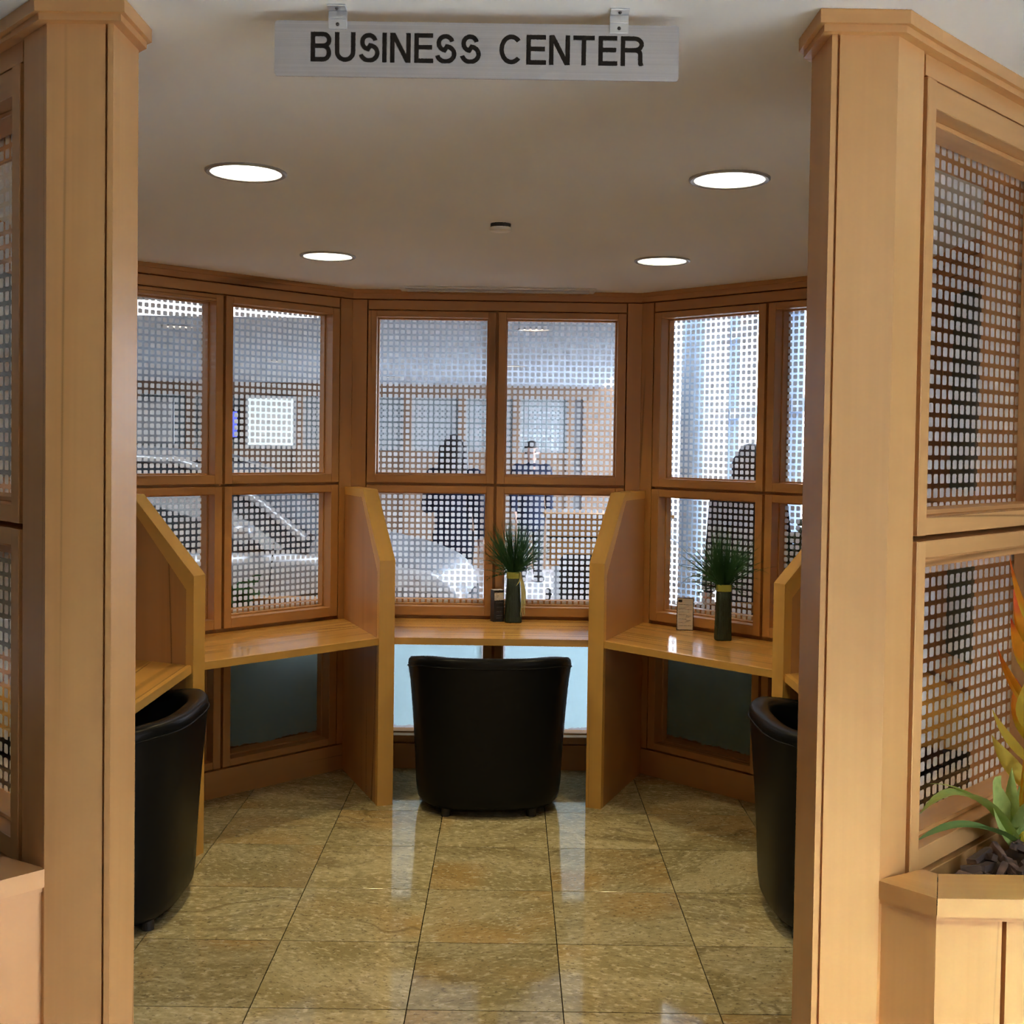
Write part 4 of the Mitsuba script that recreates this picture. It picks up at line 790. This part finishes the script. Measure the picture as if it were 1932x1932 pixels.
# ------------------------------------------------------------------ silver car behind the left and middle windows
def car(x, y, deg):
    k = thing('car', 'silver car parked in the hall behind the left windows, nose pointing right', 'car'); M = rotz(deg, x, y)
    st = [  # x, bottom, top, half width
        (-2.12, 0.42, 0.86, 0.55), (-2.08, 0.32, 0.97, 0.74), (-1.9, 0.24, 1.02, 0.84), (-1.5, 0.20, 1.03, 0.885), (-0.8, 0.18, 1.02, 0.90), (0.2, 0.18, 1.01, 0.90), (0.85, 0.18, 1.03, 0.90), (1.15, 0.19, 1.035, 0.89),
        (1.5, 0.20, 0.995, 0.88), (1.8, 0.21, 0.93, 0.85), (2.0, 0.22, 0.865, 0.78), (2.12, 0.24, 0.79, 0.66), (2.19, 0.28, 0.70, 0.50), (2.21, 0.34, 0.60, 0.34)]
    def loft(st, e=4.5, n=40, mid=None):
        V, F = [], []
        for (sx, b, t, w) in st:
            c, h = (b + t) / 2, (t - b) / 2
            for i in range(n):
                a = 2 * math.pi * i / n; cs, sn = math.cos(a), math.sin(a)
                V.append((sx, w * math.copysign(abs(cs) ** (2 / e), cs), c + h * math.copysign(abs(sn) ** (2 / e), sn)))
        for j in range(len(st) - 1):
            for i in range(n):
                q = (i + 1) % n; F += [(j * n + i, j * n + q, (j + 1) * n + q), (j * n + i, (j + 1) * n + q, (j + 1) * n + i)]
        V += [(st[0][0], 0, (st[0][1] + st[0][2]) / 2), (st[-1][0], 0, (st[-1][1] + st[-1][2]) / 2)]; e_ = len(V)
        for i in range(n):
            q = (i + 1) % n; F += [(e_ - 2, q, i), (e_ - 1, (len(st) - 1) * n + i, (len(st) - 1) * n + q)]
        t = trimesh.Trimesh(V, F, process=True); t.fix_normals(); return t
    def man(t): return m3.Manifold(m3.Mesh(np.asarray(t.vertices, np.float32), np.asarray(t.faces, np.uint32)))
    def tri(m): q = m.to_mesh(); return trimesh.Trimesh(q.vert_properties[:, :3], q.tri_verts)
    body = man(loft(st)); big = man(loft([(a + (0.012 if a > 0 else -0.012), b - 0.012, c + 0.012, d + 0.012) for a, b, c, d in st]))
    wh = lambda cx, r, w: m3.Manifold.cylinder(2.4, r, r, 48).translate([0, 0, -1.2]).rotate([90, 0, 0]).translate([cx, 0, 0.33])
    arch = wh(1.33, 0.37, 0) + wh(-1.32, 0.37, 0)
    core = m3.Manifold.cube([5, 1.16, 2], True)
    part(k, 'body', moved(tri(body - (arch - core)), M), 'mat_paint', smooth=35)
    cab = [(-1.95, 0.95, 1.10, 0.70), (-1.78, 0.95, 1.36, 0.69), (-1.45, 0.95, 1.50, 0.68), (-0.9, 0.95, 1.57, 0.675), (-0.3, 0.95, 1.595, 0.675), (0.2, 0.95, 1.56, 0.68), (0.55, 0.95, 1.44, 0.69), (0.9, 0.95, 1.24, 0.70), (1.22, 0.95, 1.03, 0.70)]
    def cabin(cab, d=0.0):
        V, F, n = [], [], 9
        for (sx, b, t, w) in cab:
            for i in range(n):
                u = i / (n - 1) * 2 - 1; 
                yy = [-(0.84 + d), -(0.80 + d), -(w + d) * 0.93, -(w + d) * 0.80, 0, (w + d) * 0.80, (w + d) * 0.93, 0.80 + d, 0.84 + d][i]
                zz = [b, b + (t - b) * 0.35, b + (t - b) * 0.90 , t - 0.01 + d, t + 0.012 + d, t - 0.01 + d, b + (t - b) * 0.90, b + (t - b) * 0.35, b][i]
                V.append((sx, yy, zz))
        for j in range(len(cab) - 1):
            for i in range(n - 1): F += [(j * n + i, (j + 1) * n + i, (j + 1) * n + i + 1), (j * n + i, (j + 1) * n + i + 1, j * n + i + 1)]
        for j, fl in ((0, 1), (len(cab) - 1, 0)):
            for i in range(1, n - 1): F.append((j * n, j * n + i, j * n + i + 1) if fl else (j * n, j * n + i + 1, j * n + i))
        return V, F, n
    V, F, n = cabin(cab); t = trimesh.Trimesh(V, F, process=False); t.fix_normals(); part(k, 'windows', moved(t, M), 'mat_carglass', smooth=35, label='dark tinted windows')
    V, F, n = cabin(cab[2:6] + [(0.36, 0.95, 1.515, 0.685)], 0.006); V = np.array(V); ff = []
    for j in range(4):
        for i in range(2, n - 3): ff += [(j * n + i, (j + 1) * n + i, (j + 1) * n + i + 1), (j * n + i, (j + 1) * n + i + 1, j * n + i + 1)]
    part(k, 'roof', moved(trimesh.Trimesh(V, ff, process=False), M), 'mat_paint', smooth=True)
    for sy in (-1, 1):
        pil = lambda pts, r: part(k, 'pillar', moved(tube([(a, sy * b, c) for a, b, c in pts], r, 8), M), 'mat_paint', smooth=True)
        pil([(1.20, 0.80, 1.02), (0.88, 0.70, 1.24), (0.52, 0.65, 1.44), (0.25, 0.635, 1.52)], 0.032)
        pil([(0.25, 0.635, 1.515), (-0.3, 0.632, 1.545), (-0.9, 0.632, 1.52), (-1.45, 0.632, 1.455), (-1.78, 0.66, 1.31), (-1.93, 0.80, 1.03)], 0.034)
        pil([(-0.35, 0.845, 1.0), (-0.37, 0.80, 1.18), (-0.40, 0.64, 1.54)], 0.030)
        mir = sphere((0.86, sy * 0.99, 1.08), 0.11, 3, (1, 1, 1)); mir = sphere((0, 0, 0), 0.1, 3, (0.75, 1.1, 0.7)); mir.apply_translation([0.84, sy * 0.98, 1.08]); part(k, 'mirror', moved(mir, M), 'mat_paint', smooth=True)
        reg = m3.Manifold.batch_hull([m3.Manifold.sphere(0.07, 24).translate([1.72, sy * 0.84, 0.80]), m3.Manifold.sphere(0.085, 24).translate([2.02, sy * 0.70, 0.73]), m3.Manifold.sphere(0.05, 24).translate([2.14, sy * 0.56, 0.66])])
        part(k, 'headlight', moved(tri((big ^ reg) - man(loft(st)).scale([0.99, 0.97, 0.99])), M), 'mat_lens', smooth=35, label='large clear headlight')
        tl = m3.Manifold.batch_hull([m3.Manifold.sphere(0.08, 20).translate([-2.0, sy * 0.78, 0.88]), m3.Manifold.sphere(0.05, 20).translate([-1.85, sy * 0.87, 0.92])]); part(k, 'tail_light', moved(tri(big ^ tl), M), 'mat_red', smooth=35)
        for cx in (1.33, -1.32):
            ty = lathe([(0.20, -0.10), (0.30, -0.11), (0.325, -0.085), (0.33, 0), (0.325, 0.085), (0.30, 0.11), (0.20, 0.10)], 48); ty.apply_transform(trimesh.transformations.rotation_matrix(math.pi / 2, [1, 0, 0])); ty.apply_translation([cx, sy * 0.79, 0.33])
            tk = part(k, 'wheel', moved(ty, M), 'mat_rubber', smooth=40)
            sp_ = [trimesh.creation.cylinder(radius=0.215, height=0.02, sections=40)] 
            sp_[0].apply_translation([0, 0, -sy * 0.02])
            for q in range(7):
                b = box(0.03, 0.20, -0.022, 0.022, -0.018, 0.018); b.apply_transform(trimesh.transformations.rotation_matrix(q * 2 * math.pi / 7, [0, 0, 1])); b.apply_translation([0, 0, -sy * 0.07]); sp_.append(b)
            rim = cat(*sp_); rim.apply_transform(trimesh.transformations.rotation_matrix(math.pi / 2, [1, 0, 0])); rim.apply_translation([cx, sy * 0.80, 0.33]); put(subkey(tk, 'rim'), mikit.ply(moved(rim, M), 'mat_steel'))
        for xs in ([(1.02, 1.0), (0.98, 0.6), (0.90, 0.28)], [(-0.36, 1.0), (-0.36, 0.28)]):
            part(k, 'door_gap', moved(tube([(a, sy * 0.905, b) for a, b in xs], 0.004, 5), M), 'mat_black')
    gr = m3.Manifold.cube([0.3, 0.62, 0.13], True).translate([2.16, 0, 0.56]); part(k, 'grille', moved(tri((big ^ gr)), M), 'mat_black', smooth=35)
    bp = m3.Manifold.cube([0.4, 1.2, 0.10], True).translate([2.1, 0, 0.36]); part(k, 'air_intake', moved(tri((big ^ bp)), M), 'mat_black', smooth=35)
    return k
car(-2.38, 8.35, -4)

# ------------------------------------------------------------------ hall furniture seen through the back windows
k = thing('reception_counter', 'peach-coloured wooden counter with a drawer slot, seen through the right back window', 'counter')
part(k, 'top', box(0.36, 1.42, 9.45, 10.05, 1.06, 1.09), 'mat_wood', grain=(1, 0, 0))
part(k, 'front_panel', box(0.39, 1.40, 9.5, 9.53, 0.90, 1.06), 'mat_wood', grain=(1, 0, 0)); part(k, 'front_panel', box(0.39, 1.40, 9.5, 9.53, 0.66, 0.88), 'mat_wood', grain=(1, 0, 0))
part(k, 'carcass', box(0.40, 1.39, 9.53, 10.03, 0.66, 1.06), 'mat_slot'); part(k, 'plinth', box(0.46, 1.34, 9.6, 9.95, 0.0, 0.66), 'mat_hallwall')
k = thing('office_chair', 'black office chair at the right edge of the back windows', 'chair')
cx, cy = 0.62, 7.7
part(k, 'backrest', hull([(cx + a, cy + 0.22 + 0.03 * abs(a) * 4, z) for a in (-0.2, -0.1, 0.1, 0.2) for z in (0.52, 0.86)] + [(cx + a, cy + 0.26, z) for a in (-0.17, 0.17) for z in (0.55, 0.90)]), 'mat_black')
part(k, 'seat', box(cx - 0.24, cx + 0.24, cy - 0.24, cy + 0.22, 0.43, 0.50, 0.03), 'mat_black')
for sx in (-1, 1): part(k, 'armrest', tube([(cx + sx * 0.24, cy + 0.12, 0.46), (cx + sx * 0.28, cy + 0.12, 0.56), (cx + sx * 0.28, cy + 0.08, 0.67), (cx + sx * 0.28, cy - 0.16, 0.67)], 0.018, 8), 'mat_black', smooth=True)
part(k, 'column', tube([(cx, cy, 0.10), (cx, cy, 0.43)], 0.028, 12), 'mat_steel', smooth=40)
for i in range(5):
    a = i * 2 * math.pi / 5; part(k, 'base_leg', tube([(cx, cy, 0.11), (cx + 0.3 * math.cos(a), cy + 0.3 * math.sin(a), 0.07)], 0.02, 8), 'mat_black', smooth=True)
    cs = sphere((cx + 0.3 * math.cos(a), cy + 0.3 * math.sin(a), 0.03), 0.03, 2); part(k, 'castor', cs, 'mat_black', smooth=True)
k = thing('steel_column', 'round pale blue steel column inside the glazed facade, seen through the right angled windows', 'column')
scene['mat_facade'] = P((0.16, 0.20, 0.27), 0.4, 0.5)
scene['mat_column'] = P((0.42, 0.52, 0.62), 0.3, 0.5)
col = trimesh.creation.cylinder(radius=0.145, height=6.4, sections=40); col.apply_translation([1.755, 10.5, 3.2]); part(k, 'shaft', col, 'mat_column', smooth=40)
cb = lathe([(0, 0), (0.21, 0), (0.21, 0.02), (0.16, 0.05), (0, 0.05)], 40); cb.apply_translation([1.755, 10.5, 0]); part(k, 'base_plate', cb, 'mat_column', smooth=30)
k = thing('light_box', 'white illuminated panel on the far wall, seen through the left angled windows', 'illuminated sign')
part(k, 'frame', box(-3.42, -2.76, YF - 0.14, YF - 0.02, 1.56, 2.24), 'mat_steel'); part(k, 'panel', box(-3.39, -2.79, YF - 0.146, YF - 0.141, 1.59, 2.21, 0.001), 'mat_white', emitter=emit((0.62, 0.74, 0.76)))
k = thing('wall_screen', 'blue glowing screen on the far wall left of the white illuminated panel', 'screen')
part(k, 'casing', box(-4.0, -3.50, YF - 0.13, YF - 0.05, 1.66, 2.06), 'mat_black'); part(k, 'display', box(-3.97, -3.53, YF - 0.135, YF - 0.131, 1.69, 2.03, 0.001), 'mat_black', emitter=emit((0.15, 0.2, 1.1)))
k = thing('notice_board', 'pale framed board on the far wall, seen through the leftmost upper window', 'notice board')
part(k, 'board', box(-5.0, -4.40, YF - 0.12, YF - 0.08, 1.62, 2.14), 'mat_white'); part(k, 'frame', box(-5.03, -4.37, YF - 0.10, YF - 0.06, 1.59, 2.17), 'mat_steel')
